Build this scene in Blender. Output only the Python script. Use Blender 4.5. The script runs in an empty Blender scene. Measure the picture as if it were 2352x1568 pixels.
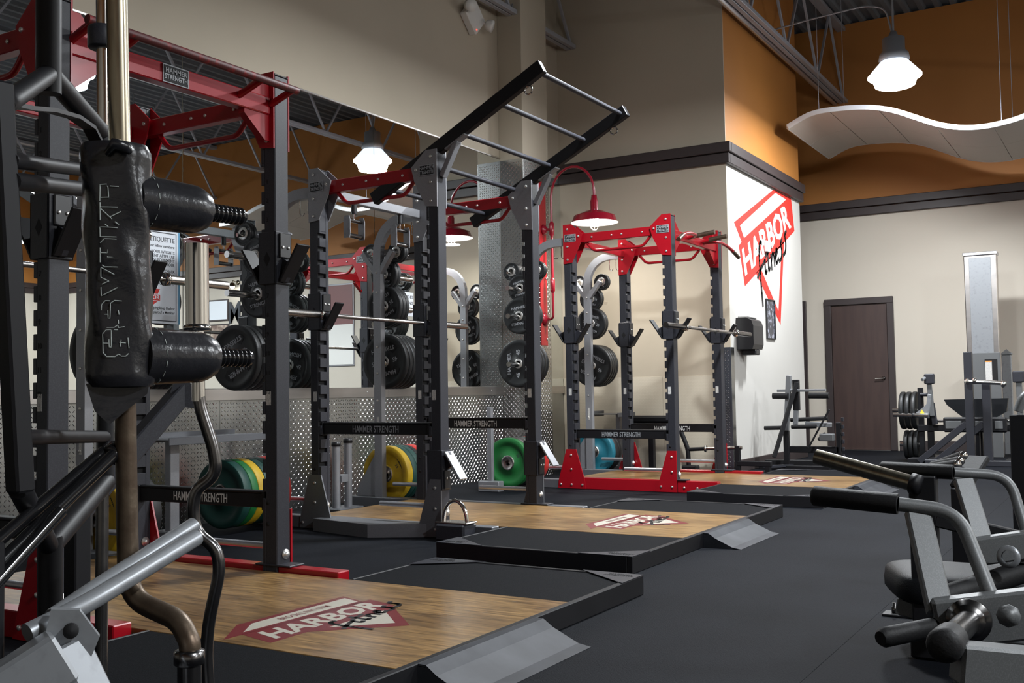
import bpy, math, random
from mathutils import Vector, Matrix

random.seed(7)
scene = bpy.context.scene
COL = scene.collection

# ------------------------------------------------------------------ camera
cam_data = bpy.data.cameras.new("camera")
cam_data.sensor_fit = 'HORIZONTAL'
cam_data.sensor_width = 36.0
cam_data.lens = 36.517
cam_data.clip_start = 0.05
cam = bpy.data.objects.new("camera", cam_data)
COL.objects.link(cam)
YAW, PITCH, ROLL = math.radians(31.079), math.radians(2.744), math.radians(0.914)
fw = Vector((-math.sin(YAW) * math.cos(PITCH), math.cos(YAW) * math.cos(PITCH), math.sin(PITCH)))
rt0 = Vector((math.cos(YAW), math.sin(YAW), 0))
dn0 = fw.cross(rt0)
rt = rt0 * math.cos(ROLL) + dn0 * math.sin(ROLL)
dn = dn0 * math.cos(ROLL) - rt0 * math.sin(ROLL)
cam.matrix_world = Matrix(((rt.x, -dn.x, -fw.x, 0), (rt.y, -dn.y, -fw.y, 0), (rt.z, -dn.z, -fw.z, 0.9), (0, 0, 0, 1)))
scene.camera = cam

# ------------------------------------------------------------------ world, view
world = bpy.data.worlds.new("world")
scene.world = world
world.use_nodes = True
world.node_tree.nodes["Background"].inputs[0].default_value = (0.05, 0.055, 0.065, 1)
world.node_tree.nodes["Background"].inputs[1].default_value = 1.0
scene.view_settings.view_transform = 'Standard'
scene.view_settings.look = 'None'
scene.view_settings.gamma = 1.0
scene.view_settings.use_curve_mapping = False
scene.cycles.max_bounces = 8
scene.view_settings.exposure = 0.18
LAMP_POWER = 225.0

# ------------------------------------------------------------------ materials
MATS = {}
def mat(name, col, rough=0.5, metal=0.0, noise=None, bump=None, coat=0.0, spec=0.5, emit=None, stretch=(1, 1, 1)):
    """noise=(scale, second colour, low, high); bump=(scale, strength)"""
    m = bpy.data.materials.new(name)
    m.use_nodes = True
    nt = m.node_tree
    b = nt.nodes["Principled BSDF"]
    b.inputs["Base Color"].default_value = (*col, 1)
    b.inputs["Roughness"].default_value = rough
    b.inputs["Metallic"].default_value = metal
    b.inputs["Specular IOR Level"].default_value = spec
    if coat:
        b.inputs["Coat Weight"].default_value = coat
        b.inputs["Coat Roughness"].default_value = 0.12
    if emit:
        b.inputs["Emission Color"].default_value = (*emit[0], 1)
        b.inputs["Emission Strength"].default_value = emit[1]
    if noise or bump:
        tc = nt.nodes.new("ShaderNodeTexCoord")
        mp = nt.nodes.new("ShaderNodeMapping")
        mp.inputs["Scale"].default_value = stretch
        nt.links.new(tc.outputs["Object"], mp.inputs["Vector"])
    if noise:
        n = nt.nodes.new("ShaderNodeTexNoise")
        n.inputs["Scale"].default_value = noise[0]
        n.inputs["Detail"].default_value = 6
        nt.links.new(mp.outputs[0], n.inputs["Vector"])
        r = nt.nodes.new("ShaderNodeValToRGB")
        r.color_ramp.elements[0].position = noise[2]
        r.color_ramp.elements[1].position = noise[3]
        r.color_ramp.elements[0].color = (*col, 1)
        r.color_ramp.elements[1].color = (*noise[1], 1)
        nt.links.new(n.outputs["Fac"], r.inputs["Fac"])
        nt.links.new(r.outputs["Color"], b.inputs["Base Color"])
    if bump:
        n2 = nt.nodes.new("ShaderNodeTexNoise")
        n2.inputs["Scale"].default_value = bump[0]
        n2.inputs["Detail"].default_value = 4
        nt.links.new(mp.outputs[0], n2.inputs["Vector"])
        bp = nt.nodes.new("ShaderNodeBump")
        bp.inputs["Strength"].default_value = bump[1]
        bp.inputs["Distance"].default_value = 0.004
        nt.links.new(n2.outputs["Fac"], bp.inputs["Height"])
        nt.links.new(bp.outputs[0], b.inputs["Normal"])
    MATS[name] = m
    return m

mat('rubber', (0.0055, 0.006, 0.0075), 0.78, noise=(160, (0.016, 0.017, 0.020), 0.50, 0.85), bump=(240, 0.4), spec=0.07)
mat('rubber_roll', (0.0046, 0.0054, 0.0078), 0.74, noise=(1.3, (0.0095, 0.0108, 0.0145), 0.35, 0.75), bump=(180, 0.6), spec=0.08)
mat('subfloor', (0.01, 0.01, 0.01), 0.9)
mat('beige_paint', (0.50, 0.44, 0.345), 0.75, noise=(0.8, (0.46, 0.405, 0.315), 0.4, 0.7), bump=(220, 0.08))
mat('cream_paint', (0.56, 0.51, 0.435), 0.7, noise=(0.9, (0.545, 0.49, 0.415), 0.4, 0.7), bump=(220, 0.08))
mat('white_paint', (0.53, 0.515, 0.485), 0.6, noise=(1.2, (0.505, 0.49, 0.46), 0.4, 0.7))
mat('orange_paint', (0.45, 0.180, 0.038), 0.6, noise=(0.9, (0.40, 0.158, 0.033), 0.35, 0.7))
mat('trim_brown', (0.040, 0.030, 0.030), 0.45)
mat('door_brown', (0.060, 0.036, 0.031), 0.42, noise=(3, (0.050, 0.030, 0.027), 0.4, 0.6), stretch=(6, 6, 0.6))
mat('ceiling_grey', (0.15, 0.165, 0.185), 0.8)
mat('steel_truss', (0.40, 0.41, 0.45), 0.5, 0.3)
mat('steel_conduit', (0.62, 0.62, 0.66), 0.32, 0.85)
mat('mirror_glass', (0.80, 0.84, 0.84), 0.0, 1.0)
mat('mirror_edge', (0.55, 0.65, 0.63), 0.2, 0.6)
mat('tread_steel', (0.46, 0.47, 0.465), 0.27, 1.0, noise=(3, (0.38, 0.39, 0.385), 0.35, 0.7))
mat('lug_glint', (0.80, 0.79, 0.78), 0.22, 1.0)  # same metal as the sheet; lug sparkle is put into this lighter colour
mat('tread_dark', (0.16, 0.18, 0.22), 0.35, 0.9)
mat('rail_steel', (0.56, 0.53, 0.51), 0.30, 1.0, noise=(2.5, (0.46, 0.44, 0.43), 0.4, 0.65), stretch=(1, 0.3, 3))
mat('tread_painted', (0.60, 0.545, 0.44), 0.5)
mat('charcoal_paint', (0.023, 0.024, 0.031), 0.45, noise=(260, (0.036, 0.037, 0.046), 0.45, 0.7), spec=0.4)
mat('slot_black', (0.004, 0.004, 0.005), 0.8)
mat('black_paint', (0.008, 0.008, 0.010), 0.50, spec=0.3)
mat('gloss_black', (0.008, 0.008, 0.009), 0.16, coat=0.4)
mat('red_paint', (0.35, 0.004, 0.012), 0.28, coat=0.3)
mat('grip_red', (0.10, 0.022, 0.022), 0.5, noise=(26, (0.30, 0.02, 0.02), 0.55, 0.72))
mat('silver_paint', (0.27, 0.275, 0.295), 0.38, 0.4, noise=(300, (0.32, 0.325, 0.345), 0.4, 0.7))
mat('grey_paint', (0.13, 0.135, 0.148), 0.40, 0.3, noise=(300, (0.17, 0.175, 0.19), 0.4, 0.7))
mat('chrome', (0.72, 0.70, 0.67), 0.13, 1.0)
mat('bolt_zinc', (0.78, 0.77, 0.74), 0.32, 0.8)
mat('bar_steel', (0.44, 0.42, 0.40), 0.26, 1.0)
mat('brass_steel', (0.40, 0.36, 0.27), 0.26, 1.0, noise=(14, (0.30, 0.265, 0.20), 0.45, 0.65), stretch=(6, 6, 0.5))
mat('rust_steel', (0.115, 0.082, 0.058), 0.42, 0.75, noise=(22, (0.18, 0.14, 0.10), 0.4, 0.72), bump=(60, 0.2))
mat('dark_steel', (0.17, 0.165, 0.165), 0.24, 1.0, noise=(18, (0.26, 0.25, 0.245), 0.45, 0.7))
mat('plate_rubber', (0.011, 0.012, 0.013), 0.48)
mat('plate_groove', (0.005, 0.005, 0.006), 0.7)
mat('white_print', (0.62, 0.63, 0.64), 0.6)
mat('grey_print', (0.30, 0.31, 0.33), 0.6)
mat('sticker', (0.62, 0.61, 0.58), 0.6, noise=(220, (0.30, 0.30, 0.32), 0.5, 0.62))
mat('orange_print', (0.75, 0.28, 0.04), 0.6)
mat('leather', (0.013, 0.013, 0.015), 0.25, bump=(55, 0.35), noise=(7, (0.022, 0.022, 0.026), 0.4, 0.7))
mat('vinyl', (0.007, 0.008, 0.010), 0.50, bump=(320, 0.3), spec=0.2)
mat('foam_grip', (0.010, 0.010, 0.011), 0.60, bump=(160, 0.2), spec=0.3)
mat('stitch', (0.42, 0.46, 0.44), 0.8)
mat('silver_machine', (0.125, 0.13, 0.133), 0.45, 0.25, noise=(400, (0.165, 0.17, 0.175), 0.45, 0.7), spec=0.35)
mat('light_machine', (0.30, 0.315, 0.335), 0.36, 0.45, noise=(30, (0.235, 0.245, 0.26), 0.55, 0.75))
mat('bump_yellow', (0.56, 0.36, 0.010), 0.55, noise=(9, (0.45, 0.28, 0.010), 0.45, 0.7))
mat('bump_green', (0.008, 0.135, 0.028), 0.55)
mat('bump_teal', (0.006, 0.050, 0.040), 0.55)
mat('bump_blue', (0.010, 0.15, 0.21), 0.5)
mat('bump_red', (0.50, 0.020, 0.016), 0.5)
mat('bump_black', (0.012, 0.012, 0.013), 0.5)
mat('lamp_red', (0.24, 0.006, 0.018), 0.25, coat=0.4)
mat('lamp_white', (0.85, 0.85, 0.83), 0.4)
mat('lamp_glow', (0.9, 0.9, 0.9), 0.4, emit=((0.92, 0.96, 1.0), 42.0))
mat('lamp_cone', (0.45, 0.47, 0.50), 0.4, emit=((0.80, 0.88, 1.0), 1.3))
mat('bulb_glow', (0.9, 0.9, 0.9), 0.4, emit=((1.0, 0.97, 0.92), 30.0))
mat('lamp_body', (0.30, 0.31, 0.33), 0.45, 0.4)
mat('cloud_panel', (0.50, 0.46, 0.41), 0.8)
mat('cloud_edge', (0.70, 0.71, 0.73), 0.4, 0.3)
mat('logo_red', (0.60, 0.028, 0.020), 0.55)
mat('logo_maroon', (0.15, 0.010, 0.014), 0.4)
mat('logo_white', (0.46, 0.43, 0.36), 0.4)
mat('logo_black', (0.012, 0.012, 0.013), 0.5)
mat('poster_white', (0.78, 0.82, 0.88), 0.35)
mat('poster_blue', (0.10, 0.32, 0.52), 0.4)
mat('ink', (0.03, 0.035, 0.045), 0.6)
mat('poster_mauve', (0.20, 0.085, 0.085), 0.5)
mat('poster_photo', (0.50, 0.40, 0.32), 0.5, noise=(7, (0.16, 0.10, 0.08), 0.4, 0.6))
mat('photo_dark', (0.03, 0.035, 0.05), 0.15, noise=(16, (0.35, 0.36, 0.44), 0.50, 0.66))
mat('plastic_black', (0.018, 0.018, 0.020), 0.35)
mat('plastic_white', (0.75, 0.74, 0.71), 0.5)
mat('led_red', (0.8, 0.02, 0.02), 0.4, emit=((1, 0.05, 0.03), 3.0))
mat('warning_yellow', (0.75, 0.6, 0.05), 0.5)

# maple sheet: long streaky grain, worn satin lacquer
def wood_material():
    m = bpy.data.materials.new('maple')
    m.use_nodes = True
    nt = m.node_tree
    b = nt.nodes["Principled BSDF"]
    tc = nt.nodes.new("ShaderNodeTexCoord")
    mp = nt.nodes.new("ShaderNodeMapping")
    mp.inputs["Scale"].default_value = (2.0, 22, 1)
    mp.inputs["Rotation"].default_value = (0, 0, 0.5)
    nt.links.new(tc.outputs["Object"], mp.inputs["Vector"])
    n = nt.nodes.new("ShaderNodeTexNoise")
    n.inputs["Scale"].default_value = 3.0
    n.inputs["Detail"].default_value = 8
    n.inputs["Distortion"].default_value = 0.5
    nt.links.new(mp.outputs[0], n.inputs["Vector"])
    r = nt.nodes.new("ShaderNodeValToRGB")
    e = r.color_ramp.elements
    e[0].position = 0.30
    e[0].color = (0.105, 0.058, 0.022, 1)
    e[1].position = 0.72
    e[1].color = (0.43, 0.255, 0.100, 1)
    nt.links.new(n.outputs["Fac"], r.inputs["Fac"])
    n3 = nt.nodes.new("ShaderNodeTexNoise")
    n3.inputs["Scale"].default_value = 2.2
    n3.inputs["Detail"].default_value = 5
    nt.links.new(tc.outputs["Object"], n3.inputs["Vector"])
    r3 = nt.nodes.new("ShaderNodeValToRGB")
    r3.color_ramp.elements[0].position = 0.33
    r3.color_ramp.elements[0].color = (0.55, 0.50, 0.45, 1)
    r3.color_ramp.elements[1].position = 0.62
    r3.color_ramp.elements[1].color = (1, 1, 1, 1)
    nt.links.new(n3.outputs["Fac"], r3.inputs["Fac"])
    mx = nt.nodes.new("ShaderNodeMixRGB")
    mx.blend_type = 'MULTIPLY'
    mx.inputs["Fac"].default_value = 1.0
    nt.links.new(r.outputs["Color"], mx.inputs["Color1"])
    nt.links.new(r3.outputs["Color"], mx.inputs["Color2"])
    nt.links.new(mx.outputs["Color"], b.inputs["Base Color"])
    b.inputs["Roughness"].default_value = 0.30
    bp = nt.nodes.new("ShaderNodeBump")
    bp.inputs["Strength"].default_value = 0.25
    bp.inputs["Distance"].default_value = 0.002
    nt.links.new(n.outputs["Fac"], bp.inputs["Height"])
    nt.links.new(bp.outputs[0], b.inputs["Normal"])
    MATS['maple'] = m
wood_material()

# painted tread sheet far away: lozenge relief in the material
def lozenge_bump(name, scale, strength):
    m = MATS[name]
    nt = m.node_tree
    b = nt.nodes["Principled BSDF"]
    tc = nt.nodes.new("ShaderNodeTexCoord")
    mp = nt.nodes.new("ShaderNodeMapping")
    mp.inputs["Rotation"].default_value = (0, math.radians(45), 0)
    mp.inputs["Scale"].default_value = (scale, scale, scale)
    nt.links.new(tc.outputs["Object"], mp.inputs["Vector"])
    v = nt.nodes.new("ShaderNodeTexChecker")
    v.inputs["Scale"].default_value = 1.0
    nt.links.new(mp.outputs[0], v.inputs["Vector"])
    bp = nt.nodes.new("ShaderNodeBump")
    bp.inputs["Strength"].default_value = strength
    bp.inputs["Distance"].default_value = 0.003
    nt.links.new(v.outputs["Fac"], bp.inputs["Height"])
    nt.links.new(bp.outputs[0], b.inputs["Normal"])
lozenge_bump('tread_painted', 40, 0.5)

# ------------------------------------------------------------------ mesh builder
def V(*a):
    return Vector(a[0]) if len(a) == 1 else Vector(a)

class MB:
    def __init__(s):
        s.v, s.f, s.m, s.sm = [], [], [], []
    def add(s, vs, fs, mi=0, smooth=False):
        o = len(s.v)
        s.v += [tuple(v) for v in vs]
        for f in fs:
            s.f.append(tuple(i + o for i in f))
            s.m.append(mi)
            s.sm.append(smooth)
        return s
    def obox(s, c, ax, h, b=0.003, mi=0):
        """box at c with axes ax (3 unit vectors), half sizes h, chamfer b"""
        c = V(c)
        b = min(b, min(h) * 0.6)
        vs, idx = [], {}
        for sx in (-1, 1):
            for sy in (-1, 1):
                for sz in (-1, 1):
                    for k in range(3):
                        d = [h[0] - b, h[1] - b, h[2] - b]
                        d[k] = h[k]
                        idx[(sx, sy, sz, k)] = len(vs)
                        vs.append(c + ax[0] * (sx * d[0]) + ax[1] * (sy * d[1]) + ax[2] * (sz * d[2]))
        fs = []
        S = (-1, 1)
        def key(k, a, bb, cc):
            return idx[(a, bb, cc, k)]
        for sg in S:
            fs.append([key(0, sg, -1, -1), key(0, sg, 1, -1), key(0, sg, 1, 1), key(0, sg, -1, 1)][::sg])
            fs.append([key(1, -1, sg, -1), key(1, -1, sg, 1), key(1, 1, sg, 1), key(1, 1, sg, -1)][::sg])
            fs.append([key(2, -1, -1, sg), key(2, 1, -1, sg), key(2, 1, 1, sg), key(2, -1, 1, sg)][::sg])
        for a in S:
            for bb in S:
                fs.append([key(0, a, bb, -1), key(1, a, bb, -1), key(1, a, bb, 1), key(0, a, bb, 1)][::a * bb])
                fs.append([key(0, a, -1, bb), key(0, a, 1, bb), key(2, a, 1, bb), key(2, a, -1, bb)][::a * bb])
                fs.append([key(1, -1, a, bb), key(2, -1, a, bb), key(2, 1, a, bb), key(1, 1, a, bb)][::a * bb])
                for cc in S:
                    fs.append([key(0, a, bb, cc), key(1, a, bb, cc), key(2, a, bb, cc)][::a * bb * cc])
        return s.add(vs, fs, mi)
    def box(s, x0, x1, y0, y1, z0, z1, b=0.003, mi=0):
        return s.obox(((x0 + x1) / 2, (y0 + y1) / 2, (z0 + z1) / 2), (V(1, 0, 0), V(0, 1, 0), V(0, 0, 1)),
                      (abs(x1 - x0) / 2, abs(y1 - y0) / 2, abs(z1 - z0) / 2), b, mi)
    def beam(s, p, q, w, h, up=(0, 0, 1), b=0.003, mi=0):
        p, q = V(p), V(q)
        d = q - p
        L = d.length
        d.normalize()
        u = V(up)
        if abs(u.dot(d)) > 0.98:
            u = V(1, 0, 0)
        sd = d.cross(u).normalized()
        u2 = sd.cross(d).normalized()
        return s.obox((p + q) / 2, (d, sd, u2), (L / 2, w / 2, h / 2), b, mi)
    def sweep(s, pts, prof, up=None, mi=0, smooth=False, caps=True, scales=None):
        pts = [V(p) for p in pts]
        n = len(pts)
        T = []
        for i in range(n):
            a = (pts[i] - pts[i - 1]).normalized() if i > 0 else None
            c = (pts[i + 1] - pts[i]).normalized() if i < n - 1 else None
            t = (a + c) if a is not None and c is not None else (a if a is not None else c)
            if t.length < 1e-6:
                t = a
            T.append(t.normalized())
        if up is None:
            up = V(0, 0, 1) if abs(T[0].z) < 0.9 else V(1, 0, 0)
        u = V(up)
        k = len(prof)
        vs = []
        for i in range(n):
            t = T[i]
            u = (u - t * u.dot(t))
            if u.length < 1e-6:
                u = t.orthogonal()
            u.normalize()
            sd = t.cross(u)
            sc = scales[i] if scales else 1.0
            for (a, b_) in prof:
                vs.append(pts[i] + sd * (a * sc) + u * (b_ * sc))
        fs = []
        for i in range(n - 1):
            for j in range(k):
                j2 = (j + 1) % k
                fs.append((i * k + j, i * k + j2, (i + 1) * k + j2, (i + 1) * k + j))
        s.add(vs, fs, mi, smooth)
        if caps:
            s.add(vs[:k], [tuple(range(k))[::-1]], mi)
            s.add(vs[-k:], [tuple(range(k))], mi)
        return s
    def tube(s, pts, r, n=12, mi=0, caps=True):
        rs = r if isinstance(r, (list, tuple)) else None
        r0 = 1.0 if rs else r
        prof = [(r0 * math.cos(2 * math.pi * i / n), r0 * math.sin(2 * math.pi * i / n)) for i in range(n)]
        return s.sweep(pts, prof, None, mi, True, caps, rs)
    def prism(s, poly, o, u, v, nrm, t, mi=0):
        o, u, v, nrm = V(o), V(u), V(v), V(nrm)
        k = len(poly)
        A = [o + u * a + v * b for a, b in poly]
        B = [p + nrm * t for p in A]
        area = sum(poly[i][0] * poly[(i + 1) % k][1] - poly[(i + 1) % k][0] * poly[i][1] for i in range(k))
        flip = (area > 0) == (u.cross(v).dot(nrm) * t > 0)
        fs = [tuple(range(k))[::-1], tuple(range(k, 2 * k))] + [(i, (i + 1) % k, k + (i + 1) % k, k + i) for i in range(k)]
        if not flip:
            fs = [f[::-1] for f in fs]
        return s.add(A + B, fs, mi)
    def lathe(s, prof, c, axis, n=32, mi=0, smooth=True, mis=None):
        c, a = V(c), V(axis).normalized()
        u = a.orthogonal().normalized()
        w = a.cross(u)
        k = len(prof)
        vs = []
        for i in range(n):
            t = 2 * math.pi * i / n
            d = u * math.cos(t) + w * math.sin(t)
            for (r, h) in prof:
                vs.append(c + d * max(r, 1e-5) + a * h)
        for j in range(k - 1):
            fs = []
            for i in range(n):
                i2 = (i + 1) % n
                fs.append((i * k + j, i2 * k + j, i2 * k + j + 1, i * k + j + 1))
            o = len(s.v)
            if j == 0:
                base = o
                s.v += [tuple(x) for x in vs]
            for f in fs:
                s.f.append(tuple(q + base for q in f))
                s.m.append(mis[j] if mis else mi)
                s.sm.append(smooth)
        return s
    def pad(s, c, ax, h, e=0.42, mi=0, nu=32, nv=16):
        """soft cushion: a superellipsoid"""
        c = V(c)
        pw = lambda t: math.copysign(abs(t) ** e, t)
        vs = []
        for j in range(nv + 1):
            ph = -math.pi / 2 + math.pi * j / nv
            for i in range(nu):
                th = 2 * math.pi * i / nu
                vs.append(c + ax[0] * (h[0] * pw(math.cos(ph)) * pw(math.cos(th))) + ax[1] * (h[1] * pw(math.cos(ph)) * pw(math.sin(th))) + ax[2] * (h[2] * pw(math.sin(ph))))
        fs = []
        for j in range(nv):
            for i in range(nu):
                i2 = (i + 1) % nu
                fs.append((j * nu + i, j * nu + i2, (j + 1) * nu + i2, (j + 1) * nu + i))
        return s.add(vs, fs, mi, True)
    def mesh(s, name, mats):
        me = bpy.data.meshes.new(name)
        me.from_pydata(s.v, [], s.f)
        for m in (mats if isinstance(mats, (list, tuple)) else [mats]):
            me.materials.append(MATS[m])
        me.polygons.foreach_set('material_index', s.m)
        me.polygons.foreach_set('use_smooth', s.sm)
        me.update()
        return me
    def build(s, name, mats, parent=None, loc=None):
        o = bpy.data.objects.new(name, s.mesh(name, mats))
        COL.objects.link(o)
        if parent is not None:
            o.parent = parent
        if loc is not None:
            o.location = loc
        return o

def inst(me, name, parent, loc=(0, 0, 0), rot=(0, 0, 0), scale=(1, 1, 1)):
    o = bpy.data.objects.new(name, me)
    COL.objects.link(o)
    o.parent = parent
    o.location, o.rotation_euler, o.scale = loc, rot, scale
    return o

def tag(o, label, cat, group=None):
    o['label'], o['category'] = label, cat
    if group:
        o['group'] = group
    return o
def thing(name, label, cat, loc=(0, 0, 0), rotz=0.0, group=None):
    o = bpy.data.objects.new(name, None)
    COL.objects.link(o)
    o.location, o.rotation_euler = loc, (0, 0, rotz)
    o.empty_display_size = 0.1
    return tag(o, label, cat, group)
def struct(o):
    o['kind'] = 'structure'
    return o

def fillet(pts, r, n=6):
    """round the corners of a polyline"""
    pts = [V(p) for p in pts]
    out = [pts[0]]
    for i in range(1, len(pts) - 1):
        a, b, c = pts[i - 1], pts[i], pts[i + 1]
        d1, d2 = (a - b), (c - b)
        rr = min(r, d1.length * 0.48, d2.length * 0.48)
        p, q = b + d1.normalized() * rr, b + d2.normalized() * rr
        for k in range(n + 1):
            t = k / n
            out.append(p * (1 - t) ** 2 + b * (2 * t * (1 - t)) + q * t * t)
    out.append(pts[-1])
    return out

_text = {}
def text_mesh(s, size, mname, bold=0.0, depth=0.0006, width=1.0, align='CENTER'):
    key = (s, round(size, 4), mname, bold, width, align, depth)
    if key in _text:
        return _text[key]
    cu = bpy.data.curves.new('lettering', 'FONT')
    cu.body = s
    cu.size = size
    cu.align_x, cu.align_y = align, 'CENTER'
    cu.extrude = depth
    cu.offset = bold * size
    cu.resolution_u = 2
    o = bpy.data.objects.new('lettering', cu)
    COL.objects.link(o)
    dg = bpy.context.evaluated_depsgraph_get()
    me = bpy.data.meshes.new_from_object(o.evaluated_get(dg))
    bpy.data.objects.remove(o)
    bpy.data.curves.remove(cu)
    me.materials.clear()
    me.materials.append(MATS[mname])
    if width != 1.0:
        me.transform(Matrix.Diagonal((width, 1, 1, 1)))
    _text[key] = me
    return me
def frame_matrix(o, u, v):
    u, v = V(u).normalized(), V(v)
    n = u.cross(v).normalized()
    v = n.cross(u)
    return Matrix(((u.x, v.x, n.x, o[0]), (u.y, v.y, n.y, o[1]), (u.z, v.z, n.z, o[2]), (0, 0, 0, 1)))
def letter(s, size, mname, parent, o, u, v, bold=0.0, name='lettering', width=1.0, align='CENTER', depth=0.0006):
    ob = bpy.data.objects.new(name, text_mesh(s, size, mname, bold, depth, width, align))
    COL.objects.link(ob)
    ob.parent = parent
    ob.matrix_local = frame_matrix(o, u, v)
    return ob
def join_text(mb, s, size, o, u, v, mi, bold=0.0, width=1.0, align='CENTER', depth=0.0006):
    """adds lettering to a mesh builder"""
    me = text_mesh(s, size, 'white_print', bold, depth, width, align)
    M = frame_matrix(o, u, v)
    mb.add([M @ x.co for x in me.vertices], [tuple(p.vertices) for p in me.polygons], mi)

X, Y, Z = V(1, 0, 0), V(0, 1, 0), V(0, 0, 1)

# ================================================================== THE ROOM
WX = -5.70           # mirror wall
YB = 10.60           # back wall behind the far rack
PX = -3.69           # face of the pillar that carries the painted logo
PY = 13.40           # far end of the pillar
YF = 15.00           # far wall
H = 6.05             # roof deck
XR, YN = 10.0, -4.5  # walls behind the photographer
TZ0, TZ1 = 3.29, 3.515

fl = struct(MB().box(-9, XR + 0.2, YN - 0.2, YF + 0.2, -0.25, -0.012, 0).build('floor', 'subfloor'))
w = 1.22
for i in range(14):
    x0 = WX - 0.1 + i * w
    if x0 >= XR:
        break
    for (ya, yb) in ((YN, 1.55), (1.55, 9.2), (9.2, YF)):
        MB().box(x0 + 0.0003, min(x0 + w - 0.0003, XR), ya + 0.0003, yb - 0.0003, -0.012, 0.0, 0.0006).build('rubber_mat', 'rubber_roll', fl)

wl = struct(MB().box(WX - 0.25, WX - 0.012, YN - 0.2, YB, 0, H, 0).build('wall_left', 'beige_paint'))
wb = struct(MB().box(WX - 0.25, PX, YB, YB + 0.012, 0, H, 0).build('wall_back', 'beige_paint'))
pil = MB()
pil.box(WX, PX, YB + 0.012, PY, 0, TZ0 + 0.1, 0, 0)
pil.box(WX, PX, YB + 0.012, PY, TZ0 + 0.1, H, 0, 1)
struct(pil.build('wall_pillar', ['white_paint', 'orange_paint']))
far = MB()
far.box(-9, XR, YF, YF + 0.2, 0, TZ0 + 0.1, 0, 0)
far.box(-9, XR, YF, YF + 0.2, TZ0 + 0.1, H, 0, 1)
wf = struct(far.build('wall_far', ['cream_paint', 'orange_paint']))
struct(MB().box(-9.2, -9, PY - 3, YF, 0, H, 0).build('wall_recess', 'cream_paint'))
rgt = MB()
rgt.box(XR, XR + 0.2, YN, YF, 0, TZ0 + 0.1, 0, 0)
rgt.box(XR, XR + 0.2, YN, YF, TZ0 + 0.1, H, 0, 1)
struct(rgt.build('wall_right', ['cream_paint', 'orange_paint']))
nr = MB()
nr.box(WX, XR, YN - 0.2, YN, 0, TZ0 + 0.1, 0, 0)
nr.box(WX, XR, YN - 0.2, YN, TZ0 + 0.1, H, 0, 1)
struct(nr.build('wall_near', ['cream_paint', 'orange_paint']))

# ribbed roof deck
prof = []
xx = -9.2
while xx < XR + 0.2:
    prof += [(xx, 0.0), (xx + 0.06, 0.0), (xx + 0.085, 0.05), (xx + 0.175, 0.05)]
    xx += 0.2
prof = [(a, b) for a, b in prof] + [(prof[-1][0], 0.25), (prof[0][0], 0.25)]
cb = MB()
k = len(prof) - 2
vs = [(a, YN - 0.2, H + b) for a, b in prof[:k]] + [(a, YF + 0.2, H + b) for a, b in prof[:k]]
cb.add(vs, [(i, i + 1, k + i + 1, k + i)[::-1] for i in range(k - 1)])
struct(cb.build('ceiling', 'ceiling_grey'))

# dark picture-rail trim (two boards) round the pillar, the back wall and the far wall
def trim_run(name, boxes):
    m = MB()
    for bx in boxes:
        m.box(*bx, 0.006)
    return struct(m.build(name, 'trim_brown'))
zm = (TZ0 + TZ1) / 2
trim_run('trim_1', [(WX, PX + 0.05, YB - 0.05, YB, TZ0, zm - 0.004), (WX, PX + 0.07, YB - 0.07, YB, zm + 0.004, TZ1)])
trim_run('trim_2', [(PX, PX + 0.05, YB, PY + 0.03, TZ0, zm - 0.004), (PX, PX + 0.07, YB, PY + 0.05, zm + 0.004, TZ1)])
trim_run('trim_3', [(-9, XR, YF - 0.05, YF, TZ0, zm - 0.004), (-9, XR, YF - 0.07, YF, zm + 0.004, TZ1)])
trim_run('trim_4', [(XR - 0.05, XR, YN, YF, TZ0, zm - 0.004), (XR - 0.07, XR, YN, YF, zm + 0.004, TZ1)])
bb = MB().box(PX, PX + 0.02, YB, PY, 0, 0.13, 0.004)
struct(bb.build('baseboard_pillar', 'trim_brown'))
for i, (a, b_) in enumerate(((-9, -4.75), (-2.85, XR))):
    struct(MB().box(a, b_, YF - 0.02, YF, 0, 0.14, 0.004).build('baseboard_far', 'trim_brown'))

# doors in the far wall
def door(name, x0, x1, handle):
    m = MB()
    zt = 2.04
    m.box(x0 - 0.09, x0, YF - 0.05, YF, 0, zt + 0.09, 0.006)
    m.box(x1, x1 + 0.09, YF - 0.05, YF, 0, zt + 0.09, 0.006)
    m.box(x0 - 0.09, x1 + 0.09, YF - 0.055, YF, zt, zt + 0.09, 0.006)
    o = struct(m.build(name, 'trim_brown'))
    MB().box(x0 + 0.004, x1 - 0.004, YF - 0.025, YF - 0.003, 0.012, zt - 0.004, 0.003).build('door_leaf', 'door_brown', o)
    MB().box(x0, x1, YF - 0.06, YF - 0.001, 0, 0.010, 0.002).build('threshold', 'rail_steel', o)
    if handle:
        h = MB()
        h.lathe([(0.0, 0.0), (0.027, 0.0), (0.027, 0.012), (0.011, 0.014), (0.011, 0.05), (0, 0.05)], (x1 - 0.07, YF - 0.025, 1.0), (0, -1, 0), 14)
        h.beam((x1 - 0.06, YF - 0.07, 1.0), (x1 - 0.18, YF - 0.07, 0.995), 0.016, 0.018, b=0.005)
        h.build('door_handle', 'chrome', o)
    return o
door('door_1', -3.72, -2.96, True)
door('door_2', -4.92, -4.16, False)

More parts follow.
